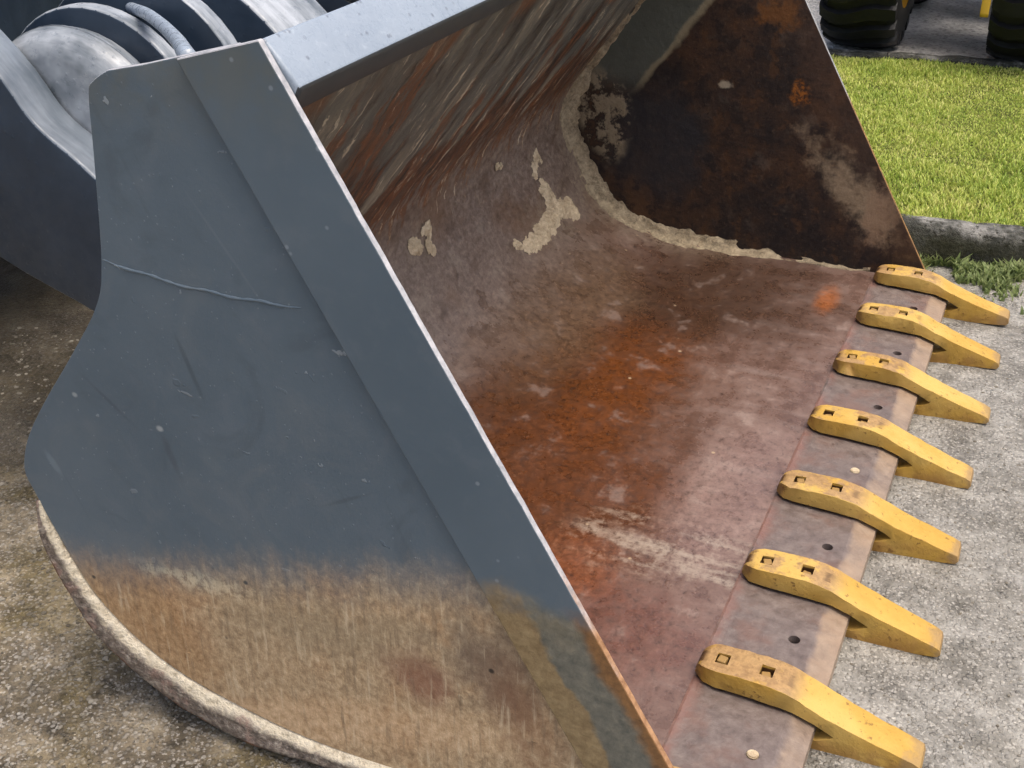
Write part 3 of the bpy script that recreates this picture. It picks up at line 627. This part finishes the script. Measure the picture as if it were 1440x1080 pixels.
blades('kerb_weeds', 7000, weed_pt, lambda x, y: 0.012 + 0.035 * random.random() * (1.0 + fbm(x * 9, y * 9, 2)), M['weed'], 0.006,
       'low green weeds growing along the foot of the kerb', 'weeds')

# ------------------------------------------------------------------ the bucket
YF = 2.509                                # inner face of the far side
bucket = tag(empty('loader_bucket'), 'large grey loader bucket with rusty inside and seven yellow teeth in view', 'bucket')
prof = smooth_curve([(0.0, .066), (-.3, .068), (-.57, .07), (-.78, .09), (-.95, .16), (-1.03, .242), (-1.09, .353), (-1.125, .45), (-1.12, .53), (-1.075, .62), (-.95, .793), (-.80, 1.0), (-.60, 1.28)], 6)
prof = [(max(min(x, 0.0), -1.2), z) for x, z in prof]
arc = [0.0]
for i in range(1, len(prof)): arc.append(arc[-1] + math.dist(prof[i], prof[i - 1]))
def prof_normal(i):
    a = np.array(prof[max(i - 1, 0)]); b = np.array(prof[min(i + 1, len(prof) - 1)]); t = (b - a) / np.linalg.norm(b - a)
    return np.array([t[1], -t[0]]) * 1.0        # sign fixed below
def profile_at(s):
    s = max(0.0, min(s, arc[-1] - 1e-6))
    i = int(np.searchsorted(arc, s, 'right')) - 1; w = (s - arc[i]) / (arc[i + 1] - arc[i])
    a, b = np.array(prof[i]), np.array(prof[i + 1]); t = (b - a) / np.linalg.norm(b - a)
    return a + (b - a) * w, np.array([t[1], -t[0]])   # point, normal pointing into the bucket
ysteps = np.linspace(0.02, YF + 0.01, 60); V = []; F = []; UV = []
for y in ysteps:
    for i, (x, z) in enumerate(prof):
        nrm = prof_normal(i); d = 0.006 * fbm(y * 1.7, arc[i] * 1.9, 1.0, 3) + 0.002 * fbm(y * 7, arc[i] * 7, 4.0, 3)
        V.append((x + nrm[0] * d, y, z + nrm[1] * d)); UV.append((y / 3.0, arc[i] / 3.0))
npf = len(prof)
for j in range(len(ysteps) - 1):
    for i in range(npf - 1): F.append((j * npf + i, (j + 1) * npf + i, (j + 1) * npf + i + 1, j * npf + i + 1))
nin = len(V)
for y in (0.02, YF + 0.01):              # outside skin
    for i, (x, z) in enumerate(prof):
        nrm = prof_normal(i); V.append((x - nrm[0] * 0.024, y, z - nrm[1] * 0.024)); UV.append((y / 3, arc[i] / 3))
FO = [(nin + i, nin + i + 1, nin + npf + i + 1, nin + npf + i) for i in range(npf - 1)]
me = bpy.data.meshes.new('shell'); me.from_pydata(V, [], F + FO); me.update()
uvl = me.uv_layers.new(name='UVMap')
for lp in me.loops: uvl.data[lp.index].uv = UV[lp.vertex_index]
shell = link('shell', me, [M['shell'], M['link']], bucket, True)
for k in range(len(F), len(F) + len(FO)): me.polygons[k].material_index = 1

plate_back = smooth_curve([(0.12, 0.028), (-.2, 0.012), (-.455, .0), (-.627, -.002), (-.773, .015), (-.938, .055), (-1.05, .117), (-1.139, .206), (-1.206, .344), (-1.236, .42)], 5)
plate_up = smooth_curve([(-1.236, .42), (-1.248, .466), (-1.222, .539), (-1.161, .631), (-1.065, .755), (-.985, .867), (-.956, .951), (-.932, 1.125), (-.919, 1.235), (-.905, 1.258), (-.874, 1.277)], 5)
outline = [(-.806, 1.293), (-.732, 1.313), (-.587, 1.355), (0.197, 0.03)] + plate_back[:-1] + plate_up
outline_near = [(-.806, 1.2925), (-.732, 1.3125), (-.637, 1.338), (-.625, 1.32), (0.150, 0.03)] + plate_back[:-1] + plate_up
def side_plate(outl, y0, y1, front_mat, outer_mat, inner_mat, bev=0.0035):
    bm = prism_bm(outl, y0, y1, bev, 2)
    for f in bm.faces:
        n = f.normal; c = f.calc_center_median()
        if abs(n.y) > 0.9: f.material_index = 0 if n.y < 0 else 2
        elif n.x > 0.55 or (n.z > 0.25 and c.z > 0.9): f.material_index = 1
        else: f.material_index = 0
    return bmobj('side_plate', bm, [outer_mat, front_mat, inner_mat], bucket)
near_plate = side_plate(outline_near, 0.0, 0.016, M['edge'], M['side'], M['farin'])
near_plate['label'] = 'grey side plate with paint worn to rusty steel at its foot'
far_plate = side_plate(outline, YF, YF + 0.014, M['faredge'], M['farin'], M['side'])
far_plate['label'] = 'dark rusty inner face of the far side plate'
# raised side cutter strips along the front edges
fe = [(-.588 + 0.776 * t + 0.0010 * fbm(t * 40, 1.0, 0.5, 4), 1.352 - 1.311 * t) for t in np.linspace(0, 1, 90)]
strip = [(-.7325, 1.3115)] + fe + [(0.012, 0.024)]
def strip_plate(y0, y1, m0, m1):
    bm = prism_bm(strip, y0, y1, 0.0022, 2)
    for f in bm.faces: f.material_index = 1 if f.normal.x > 0.55 or f.normal.z > 0.35 else 0
    return bmobj('side_cutter', bm, [m0, m1], bucket)
strip_plate(-0.0135, -0.0005, M['cutter'], M['edge'])
# rim of the shell standing proud along the curved heel of the near side
inn = smooth_curve([(0.10, 0.03), (-.2, 0.014), (-.455, .004), (-.627, -.002), (-.773, .015), (-.938, .055), (-1.05, .117), (-1.139, .206), (-1.206, .344), (-1.226, .40)], 12)
outc = smooth_curve([(0.10, -0.012), (-.2, -0.03), (-.455, -.045), (-.641, -.048), (-.792, -.058), (-.944, -.030), (-1.072, .044), (-1.161, .134), (-1.218, .278), (-1.232, .40)], 12)
sect = [(0.04, 0.004), (0.07, -0.003), (0.14, -0.010), (0.22, -0.017), (0.31, -0.022), (0.40, -0.024), (0.47, -0.024), (0.6, -0.027), (0.74, -0.028), (0.85, -0.027), (0.91, -0.022), (0.94, -0.01), (0.94, 0.03)]
V = []; F = []; UV = []; L = 0
for k in range(len(inn)):
    a, b = np.array(inn[k]), np.array(outc[k]); L += math.dist(inn[k], inn[k - 1]) if k else 0
    fade = min(1.0, (len(inn) - 1 - k) / 10 + 0.25)
    for (q, yy) in sect:
        pnt = a + (b - a) * q
        d = 0.004 * fbm(L * 9, q * 2.5, 0.5, 3) + 0.0012 * fbm(L * 50, q * 8, 3.0, 3)
        V.append((pnt[0] - d * 0.3, (yy * 0.72 - d) * fade if yy < 0 else yy, pnt[1] + d * 0.5 * (1 - abs(2 * q - 1)))); UV.append((L / 3, max(0, q)))
ns = len(sect)
for k in range(len(inn) - 1):
    for q in range(ns - 1): F.append((k * ns + q, (k + 1) * ns + q, (k + 1) * ns + q + 1, k * ns + q + 1))
F.append(tuple(range(ns))); F.append(tuple(range((len(inn) - 1) * ns, len(inn) * ns))[::-1])
bm = bmesh.new(); vs = [bm.verts.new(q) for q in V]; fs = [bm.faces.new([vs[i] for i in f]) for f in F]
bm.verts.index_update(); uvl = bm.loops.layers.uv.new('UVMap')
for f in bm.faces:
    for lp in f.loops: lp[uvl].uv = UV[lp.vert.index]
rim = bmobj('heel_rim', bm, M['rim'], bucket, True)
rim['label'] = 'pale scraped rim along the curved heel of the near side'

# weld bead across the near plate
bm = bmesh.new(); N = 70; rows = []
for k in range(N + 1):
    t = k / N; x = -0.953 + t * 0.383; z = 0.957 - 0.012 * t - 0.012 * math.sin(t * 3.1) + 0.0012 * math.sin(t * 23 + 2) + 0.002 * fbm(t * 6, 1, 1)
    w = 0.0030 * (0.7 + 0.5 * abs(math.sin(t * 40 + 2 * fbm(t * 9, 0, 0)))) * (0.4 + 0.6 * math.sin(min(1, t * 8, (1 - t) * 8) * 1.57)); hgt = w * 1.1
    rows.append([bm.verts.new((x, -0.0 + 0.001 - hgt * math.sin(a), z + w * math.cos(a))) for a in (0, 0.7, 1.57, 2.44, 3.14)])
for k in range(N):
    for q in range(4): bm.faces.new((rows[k][q], rows[k + 1][q], rows[k + 1][q + 1], rows[k][q + 1]))
bmobj('weld_bead', bm, M['side'], bucket, True)

# top beam in the plane of the opening, its lower lip coloured dark for the shadow under it
ux, uz = 0.657, -0.754                       # down the opening plane
b0 = np.array([-0.591, 1.352]); b1 = b0 + 0.086 * np.array([ux, uz]); nb = np.array([0.754, 0.657])
bo = [tuple(b0), tuple(b1), tuple(b1 + np.array([-0.020, -0.040])), tuple(b1 + np.array([-0.085, -0.030])), tuple(b0 - nb * 0.06)]
bm = prism_bm(bo, 0.002, YF - 0.0005, 0.006, 3)
for f in bm.faces: f.material_index = 1 if f.normal.z < 0.15 and f.normal.x > 0 else 0  # forward lower faces take the dark colour in place of shade
auto_smooth(bmobj('top_beam', bm, [M['beam'], M['dark']], bucket), 40)['label'] = 'pale wet top beam across the bucket mouth'

# cutting edge with bolt holes
le = [(-0.004, 0.030), (-0.004, 0.0665), (0.002, 0.0685), (0.192, 0.064), (0.243, 0.047), (0.245, 0.028), (0.236, 0.022)]
tooth_y = [2.453 - 0.342 * n + (0.015 if n else -0.006) for n in range(8)]
bm = prism_bm(le, 0.026, YF - 0.002)
edge_me = bpy.data.meshes.new('cutting_edge'); bm.to_mesh(edge_me); bm.free()
def boolean_cut(me, cutters):
    """difference of mesh me with the given bmeshes, returns a new mesh"""
    tmp = bpy.data.objects.new('tmp_base', me); col.objects.link(tmp)
    cb = bmesh.new()
    for c in cutters:
        t = bpy.data.meshes.new('t'); c.to_mesh(t); c.free(); cb.from_mesh(t); bpy.data.meshes.remove(t)
    cm = bpy.data.meshes.new('tmp_cut'); cb.to_mesh(cm); cb.free()
    co = bpy.data.objects.new('tmp_cut', cm); col.objects.link(co)
    md = tmp.modifiers.new('b', 'BOOLEAN'); md.operation = 'DIFFERENCE'; md.object = co; md.solver = 'EXACT'
    dg = bpy.context.evaluated_depsgraph_get(); dg.update()
    res = bpy.data.meshes.new_from_object(tmp.evaluated_get(dg))
    bpy.data.objects.remove(tmp); bpy.data.objects.remove(co); bpy.data.meshes.remove(cm)
    return res
def cyl_z_bm(cx, cy, r, z0, z1, seg=18):
    bm = bmesh.new(); a = [bm.verts.new((cx + r * math.cos(6.28318 * k / seg), cy + r * math.sin(6.28318 * k / seg), z0)) for k in range(seg)]
    b = [bm.verts.new((q.co.x, q.co.y, z1)) for q in a]
    bm.faces.new(a[::-1]); bm.faces.new(b)
    for k in range(seg): bm.faces.new((a[k], a[(k + 1) % seg], b[(k + 1) % seg], b[k]))
    bmesh.ops.recalc_face_normals(bm, faces=bm.faces[:])
    return bm
hole_y = [(tooth_y[i] + tooth_y[i + 1]) / 2 for i in range(7)]
edge_me = boolean_cut(edge_me, [cyl_z_bm(0.155, y, 0.0125, 0.04, 0.1) for y in hole_y])
edge_o = link('cutting_edge', edge_me, M['lip'], bucket)
for i, y in enumerate(hole_y):
    # a dark plug at the bottom of each empty hole; two of the holes are packed with pale mud
    packed = i in (3, 6)
    bm = cyl_z_bm(0.155, y, 0.0112 if packed else 0.011, 0.0385, 0.0690 if packed else 0.048, 14)
    bmesh.ops.bevel(bm, geom=[e for e in bm.edges if min(v.co.z for v in e.verts) > 0.045], offset=0.002, segments=2, affect='EDGES')
    bmobj('hole_plug', bm, M['splat'] if packed else M['hole'], bucket)

# teeth -----------------------------------------------------------------------
def tooth_mesh(k):
    rt = random.Random(40 + k); tipd = rt.uniform(-0.016, 0.004); tipz = rt.uniform(-0.003, 0.004); skew = rt.uniform(-0.004, 0.004)
    out = smooth_curve([(0.0, 0.082), (0.003, 0.101), (0.014, 0.1125), (0.05, 0.1165), (0.11, 0.1185), (0.155, 0.117), (0.195, 0.108), (0.24, 0.089), (0.30, 0.067)], 3)
    out += [(0.36, 0.0485), (0.425, 0.0305), (0.440, 0.024), (0.444, 0.012), (0.438, 0.003), (0.40, 0.0), (0.33, -0.004), (0.26, -0.010), (0.20, -0.012), (0.15, -0.008), (0.13, 0.004), (0.13, 0.016),
            (0.20, 0.019), (0.250, 0.0195), (0.262, 0.026), (0.277, 0.034), (0.281, 0.038), (0.266, 0.046), (0.24, 0.059), (0.20, 0.0715), (0.10, 0.0755), (0.02, 0.0760), (0.004, 0.0770)]
    fine = []
    for i in range(len(out)):
        a, b = out[i], out[(i + 1) % len(out)]; nn = max(1, int(math.dist(a, b) / 0.022))
        fine += [(a[0] + (b[0] - a[0]) * q / nn, a[1] + (b[1] - a[1]) * q / nn) for q in range(nn)]
    def wear(x, z):
        f = max(0.0, (x - 0.28) / 0.16); j = 0.0016 if x > 0.16 else 0.0007
        return x + tipd * f, z + (tipz * f if z > 0.015 else 0) + (j * fbm(x * 60, z * 60, k * 3.7, 3) if z > 0.072 or x > 0.285 else 0)
    out = fine
    W2 = 0.041; bm = bmesh.new(); cols = []
    # width narrows towards the round back end and a little at the tip; top edge chamfered
    def halfw(x):
        w = W2
        if x < 0.042: w *= math.sqrt(max(0.22, 1 - ((0.042 - x) / 0.0435) ** 2))
        if x > 0.25: w *= 1 - 0.20 * (x - 0.25) / 0.19
        return w
    for t in (-1, 1):
        cols.append([bm.verts.new((wear(x, z)[0], t * (halfw(x) + 0.0016 * fbm(x * 45, z * 30, t * 2 + k, 3)) + skew * max(0, x - 0.2) * 4, wear(x, z)[1] + 0.0012 * fbm(x * 40, t * 3, k, 2))) for x, z in out])
    n = len(out)
    bm.faces.new(cols[0]); bm.faces.new(cols[1][::-1])
    for i in range(n): bm.faces.new((cols[0][i], cols[1][i], cols[1][(i + 1) % n], cols[0][(i + 1) % n]))
    bmesh.ops.recalc_face_normals(bm, faces=bm.faces[:])
    es = [e for e in bm.edges if abs(e.verts[0].co.y - e.verts[1].co.y) < 0.02 and len(e.link_faces) == 2 and e.calc_face_angle(0) > 0.5 and (e.verts[0].co.z + e.verts[1].co.z) / 2 > (0.072 if e.verts[0].co.x < 0.25 else 0.01)]
    bmesh.ops.bevel(bm, geom=es, offset=0.009, segments=3, affect='EDGES', profile=0.5, clamp_overlap=True)
    bmesh.ops.triangulate(bm, faces=[f for f in bm.faces if len(f.verts) > 8])
    me = bpy.data.meshes.new('tooth'); bm.to_mesh(me); bm.free()
    cut = [box_bm(0.036, 0.062, -0.0145, 0.0145, 0.098, 0.14), box_bm(0.124, 0.150, -0.0145, 0.0145, 0.098, 0.14)]
    me = boolean_cut(me, cut)
    me.materials.clear(); me.materials.append(M['tooth'])
    return me
bm = box_bm(-0.0092, 0.0092, -0.0100, 0.0100, 0.0, 0.0185, 0.003, 2); bolt_me = bpy.data.meshes.new('bolt'); bm.to_mesh(bolt_me); bm.free(); bolt_me.materials.append(M['bolt'])
for i, y in enumerate(tooth_y):
    o = bpy.data.objects.new('tooth', tooth_mesh(i)); col.objects.link(o); o.parent = bucket
    o.location = (random.uniform(-0.003, 0.003), y, random.uniform(-0.0005, 0.0)); o.rotation_euler = (0, 0, random.uniform(-0.012, 0.012))
    auto_smooth(o, 38)
    for bx_ in (0.049, 0.137):
        b = bpy.data.objects.new('bolt', bolt_me); col.objects.link(b); b.parent = o
        b.location = (bx_ + random.uniform(-0.003, 0.003), random.uniform(-0.003, 0.003), 0.0965 - random.choice([0, 0, 0.003, 0.006])); b.rotation_euler = (0, 0, random.choice([0, 0.1, -0.15, 0.3]))

# dried mud packed in the far corner -------------------------------------------
V = []; F = []; path_s = np.linspace(0.02, 1.95, 150); cs = 9
for k, s in enumerate(path_s):
    pt, nr = profile_at(s)
    w = 0.060 + 0.020 * fbm(s * 5, 0.4, 0.1, 3) + 0.016 * fbm(s * 22, 3, 1, 3)
    if s < 0.55: w *= 0.36 + 0.5 * smoothstep(0.1, 0.55, s)
    if s > 1.35: w *= 1 - 0.55 * float(smoothstep(1.35, 1.7, s))
    hh = w * 0.75
    for q in range(cs):
        t = q / (cs - 1); a = t * math.pi / 2
        # concave fillet from the shell (t=0) up on to the plate (t=1)
        fy = w * (1 - math.sin(a) ** 0.8) ; fn = hh * (1 - math.cos(a) ** 0.8)
        d = 0.012 * fbm(s * 12, t * 2.0, 2.0, 3) + 0.003 * fbm(s * 50, t * 6, 5.0, 3)
        d *= math.sin(math.pi * min(max(t, 0.06), 0.94)); fy += d + (0.006 * fbm(s * 40, 7, 1, 3) if q == 0 else 0); fn += d
        if q == 0: fn = -0.004
        yy = YF - max(fy, -0.004) if q < cs - 1 else YF + 0.002
        V.append((pt[0] + nr[0] * fn, yy, pt[1] + nr[1] * fn))
for k in range(len(path_s) - 1):
    for q in range(cs - 1): F.append((k * cs + q, k * cs + q + 1, (k + 1) * cs + q + 1, (k + 1) * cs + q))
mudband = pyobj('dried_mud_band', V, F, M['mud'], bucket, True)
mudband['label'] = 'pale dried mud packed along the far inner corner'

# pale splats of mud stuck on the bend ------------------------------------------
def splat(name, blobs, hgt):
    """blobs: (y, s, r) circles merged into a bumpy low relief that follows the shell"""
    y0 = min(b[0] - b[2] * 1.6 for b in blobs); y1 = max(b[0] + b[2] * 1.6 for b in blobs); s0 = min(b[1] - b[2] * 1.6 for b in blobs); s1 = max(b[1] + b[2] * 1.6 for b in blobs)
    st = 0.0035; ny_, ns_ = int((y1 - y0) / st) + 2, int((s1 - s0) / st) + 2; H = {}; V = []; F = []
    for j in range(ns_):
        for i in range(ny_):
            y, s = y0 + i * st, s0 + j * st
            f = sum(math.exp(-((y - by) ** 2 + (s - bs) ** 2) / (br * br) * 1.2) for by, bs, br in blobs) + 0.42 * fbm(y * 38, s * 38, 1.0, 3) - 0.42
            pt, nr = profile_at(s); h = hgt * max(-0.5, min(1.0, f * 1.6)) * (0.8 + 0.6 * fbm(y * 90, s * 90, 2, 3))
            H[(i, j)] = (len(V), f); V.append((pt[0] + nr[0] * (h + 0.003), y, pt[1] + nr[1] * (h + 0.003)))
    for j in range(ns_ - 1):
        for i in range(ny_ - 1):
            q = [H[(i, j)], H[(i + 1, j)], H[(i + 1, j + 1)], H[(i, j + 1)]]
            if max(k[1] for k in q) > -0.02: F.append(tuple(k[0] for k in q))
    return pyobj(name, V, F, M['splat'], bucket, True)
splat('mud_splat', [(2.18, 1.177, .028), (2.178, 1.145, .030), (2.176, 1.117, .032), (2.20, 1.09, .034), (2.235, 1.068, .034), (2.285, 1.075, .026), (2.275, 1.035, .028),
                    (2.15, 1.085, .036), (2.11, 1.07, .036), (2.06, 1.065, .036), (2.01, 1.06, .034), (1.96, 1.057, .030), (1.91, 1.06, .028), (1.86, 1.085, .020)], 0.012)
splat('mud_splat', [(2.205, 1.275, .026), (2.165, 1.25, .020), (2.15, 1.225, .014)], 0.009)
splat('mud_splat', [(1.434, 1.309, .026), (1.363, 1.282, .028), (1.42, 1.249, .024), (1.332, 1.297, .018)], 0.010)
splat('mud_splat', [(1.915, 1.338, .013), (1.94, 1.33, .010)], 0.006)

# ------------------------------------------------------------------ the loader behind the bucket : lift arms and linkage
loader = tag(empty('wheel_loader', (-1.5, 1.2, 0)), 'dark grey loader lift arm and wet linkage behind the bucket', 'loader')
def lpart(o, name=None):
    o.parent = loader; o.matrix_parent_inverse = loader.matrix_world.inverted(); return o
OFF = Vector((1.5, -1.2, 0))
def L_prism(name, out, y0, y1, mat, bev=0.012, ang=35, edge=None):
    bm = prism_bm(out, y0, y1, bev, 3)
    if edge is not None:
        for f in bm.faces: f.material_index = 0 if abs(f.normal.y) > 0.8 else 1  # shaded colour on side faces, lit colour on edge faces
    o = bmobj(name, bm, [mat, edge] if edge is not None else mat, None); auto_smooth(o, ang)
    for v in o.data.vertices: v.co += OFF
    o.parent = loader; return o
arm_out = smooth_curve([(-2.75, 1.72), (-2.2, 1.52), (-1.85, 1.32), (-1.60, 1.115), (-1.50, 0.99), (-1.395, 0.918), (-1.25, 0.79), (-1.19, 0.62)], 4) + \
          smooth_curve([(-1.19, 0.54), (-1.27, 0.47), (-1.42, 0.56), (-1.70, 0.66), (-2.1, 0.86), (-2.75, 1.25)], 4)
for y0 in (0.44, 1.92): L_prism('lift_arm', arm_out, y0, y0 + 0.10, M['arm'], 0.008, edge=M['arm_lit'])
def round_top(cx, cz, r, tail):
    a = [(cx + r * math.cos(t), cz + r * math.sin(t)) for t in np.linspace(-0.5, 2.5, 22)]
    return a + tail
def L_cyl(name, cx, cz, r, y0, y1, mat, bev=0.02):
    o = cyl_y(name, cx, cz, r, y0, y1, mat, None, 48, bev)
    for v in o.data.vertices: v.co += OFF
    o.parent = loader; return o
def L_tube(name, path, r, mat, seg=14):
    o = tube(name, path, r, mat, None, seg)
    for v in o.data.vertices: v.co += OFF
    o.parent = loader; return o
L_cyl('pin_boss', -1.53, 0.885, 0.27, 0.545, 0.66, M['link'], 0.06)
L_prism('pin_boss', [(-1.52 + 0.285 * math.cos(t), 0.90 + 0.285 * math.sin(t)) for t in np.linspace(0, 6.283, 49)[:-1]], 0.655, 0.70, M['arm'], 0.008, edge=M['link'])
tail_ = [(-1.80, 0.6), (-1.2, 0.45), (-1.12, 0.62), (-1.16, 0.72)]
L_prism('hinge_bracket', round_top(-1.50, 0.93, 0.30, tail_), 0.78, 0.83, M['arm'], 0.006, edge=M['link'])
L_prism('gap_backing', [(-1.75, 0.55), (-1.25, 0.45), (-1.2, 0.75), (-1.35, 0.98), (-1.6, 1.0), (-1.8, 0.9)], 0.705, 0.79, M['dark'], 0.01)  # added dark fillers, standing in for shade in the bracket gaps
L_prism('gap_backing', [(-1.75, 0.55), (-1.25, 0.45), (-1.2, 0.75), (-1.35, 0.98), (-1.6, 1.0), (-1.8, 0.9)], 0.835, 1.075, M['dark'], 0.01)
L_tube('hydraulic_hose', smooth_curve([(-1.9, 1.08, 1.10), (-1.686, 0.95, 1.14), (-1.515, 0.80, 1.155), (-1.351, 0.66, 1.183), (-1.178, 0.50, 1.208), (-0.967, 0.28, 1.250), (-0.80, 0.09, 1.292), (-0.755, 0.045, 1.297)], 6), 0.013, M['beam'])
L_cyl('cross_tube', -1.62, 0.80, 0.11, 0.775, 1.75, M['link'], 0.01)
L_prism('tilt_lever', smooth_curve([(-1.95, 1.35), (-1.62, 1.24), (-1.38, 1.12), (-1.20, 0.93), (-1.13, 0.72)], 5) + smooth_curve([(-1.24, 0.66), (-1.4, 0.74), (-1.62, 0.84), (-1.95, 0.95)], 5), 1.06, 1.30, M['arm'], 0.02, edge=M['link'])
L_tube('hydraulic_hose', smooth_curve([(-2.0, 1.42, 1.25), (-1.6, 1.42, 1.16), (-1.3, 1.46, 1.06), (-1.1, 1.52, 0.9)], 6), 0.025, M['dark'])
# chassis and front wheels stand out of view to the left and keep the ground under the arms in shade
L_prism('axle_housing', [(-3.7, 0.5), (-3.0, 0.5), (-2.9, 0.7), (-3.0, 0.95), (-3.7, 0.95)], 0.3, 2.3, M['dark'], 0.03)
L_cyl('front_wheel', -3.35, 0.70, 0.74, -0.02, 0.50, M['rubber'], 0.08); L_cyl('front_wheel', -3.35, 0.70, 0.74, 2.0, 2.52, M['rubber'], 0.08)
L_prism('chassis', [(-3.9, 0.55), (-2.6, 0.5), (-2.35, 0.75), (-2.35, 1.55), (-2.8, 1.95), (-3.9, 2.0)], 0.75, 1.78, M['arm'], 0.03)

# ------------------------------------------------------------------ yellow machine on the lot
mach = tag(empty('compact_loader', (-0.135, 5.62, 0.085)), 'yellow compact loader on big black tyres parked beyond the lawn', 'loader')
def wheel(px, py):
    R_, w = 0.52, 0.19
    body = [(-w, 0.30), (-w * 1.04, 0.40), (-w * .98, 0.455), (-w * .8, 0.485), (-w * .4, 0.495), (0, 0.497), (w * .4, 0.495), (w * .8, 0.485), (w * .98, 0.455), (w * 1.04, 0.40), (w, 0.30)]
    bm = bmesh.new(); seg = 56; rings = []
    for k in range(seg):
        a = 2 * math.pi * k / seg
        rings.append([bm.verts.new((x, r * math.cos(a), r * math.sin(a))) for x, r in body])
    for k in range(seg):
        for q in range(len(body) - 1): bm.faces.new((rings[k][q], rings[(k + 1) % seg][q], rings[(k + 1) % seg][q + 1], rings[k][q + 1]))
    # chevron-like wavy lugs across the tread
    nl = 22
    for k in range(nl):
        a0 = 2 * math.pi * k / nl; prev = None
        for j in range(9):
            t = j / 8; x = -w * 1.02 + 2.04 * w * t; a = a0 + 0.055 * math.sin(t * 2 * math.pi); e = 0.075
            rr = 0.524 - 0.035 * abs(2 * t - 1) ** 4; ri = rr - 0.06
            ring = [bm.verts.new((x, r * math.cos(a + s_), r * math.sin(a + s_))) for r, s_ in ((ri, -e * 1.15), (rr, -e), (rr, e), (ri, e * 1.15))]
            if prev:
                for q in range(3): bm.faces.new((prev[q], ring[q], ring[q + 1], prev[q + 1]))
            else: bm.faces.new(ring)
            prev = ring
        bm.faces.new(prev[::-1])
    bmesh.ops.recalc_face_normals(bm, faces=bm.faces[:])
    wh = bmobj('wheel', bm, M['rubber'], mach); auto_smooth(wh, 30)
    wh.location = (px, py, 0.515)
    bm = bmesh.new(); rp = [(-w * .98, 0.31), (-w * .8, 0.30), (-w * .6, 0.25), (-w * .5, 0.12), (-w * .55, 0.0)]
    for sgn in (-1, 1):
        rings = [[bm.verts.new((x * sgn, r * math.cos(6.2832 * k / 32), r * math.sin(6.2832 * k / 32))) for x, r in rp[:-1]] for k in range(32)]
        for k in range(32):
            for q in range(3): bm.faces.new((rings[k][q], rings[(k + 1) % 32][q], rings[(k + 1) % 32][q + 1], rings[k][q + 1]))
        bm.faces.new([rings[k][3] for k in range(32)])
    rim_ = bmobj('rim', bm, M['yellow'], wh); auto_smooth(rim_, 30)
for wx in (-0.44, 0.40):
    for wy in (-0.05, 1.15): wheel(wx, wy)
def mpart(name, out, y0, y1, mat, bev=0.02):
    """outline in (y,z) extruded along x"""
    bm = prism_bm(out, y0, y1, bev, 2)
    for v in bm.verts: v.co = Vector((v.co.y, v.co.x, v.co.z))
    return auto_smooth(bmobj(name, bm, mat, mach), 35)
mpart('chassis', [(-0.15, 0.72), (1.45, 0.72), (1.6, 0.8), (1.55, 1.25), (0.9, 1.3), (0.2, 0.95), (-0.15, 0.9)], -0.21, 0.17, M['yellow'])
mpart('cab', [(0.0, 0.96), (0.95, 1.31), (0.95, 2.0), (0.15, 2.0)], -0.40, 0.36, M['dark'])
mpart('mudguard', [(-0.62, 0.33), (-0.60, 0.31), (-0.52, 0.70), (-0.3, 1.12), (0.45, 1.14), (0.45, 1.2), (-0.35, 1.2), (-0.60, 0.75)], 0.165, 0.205, M['yellow'], 0.004)
for wy in (-0.05, 1.15):
    bm = box_bm(-0.44, 0.40, wy - 0.06, wy + 0.06, 0.45, 0.57, 0.02); bmobj('axle', bm, M['dark'], mach)
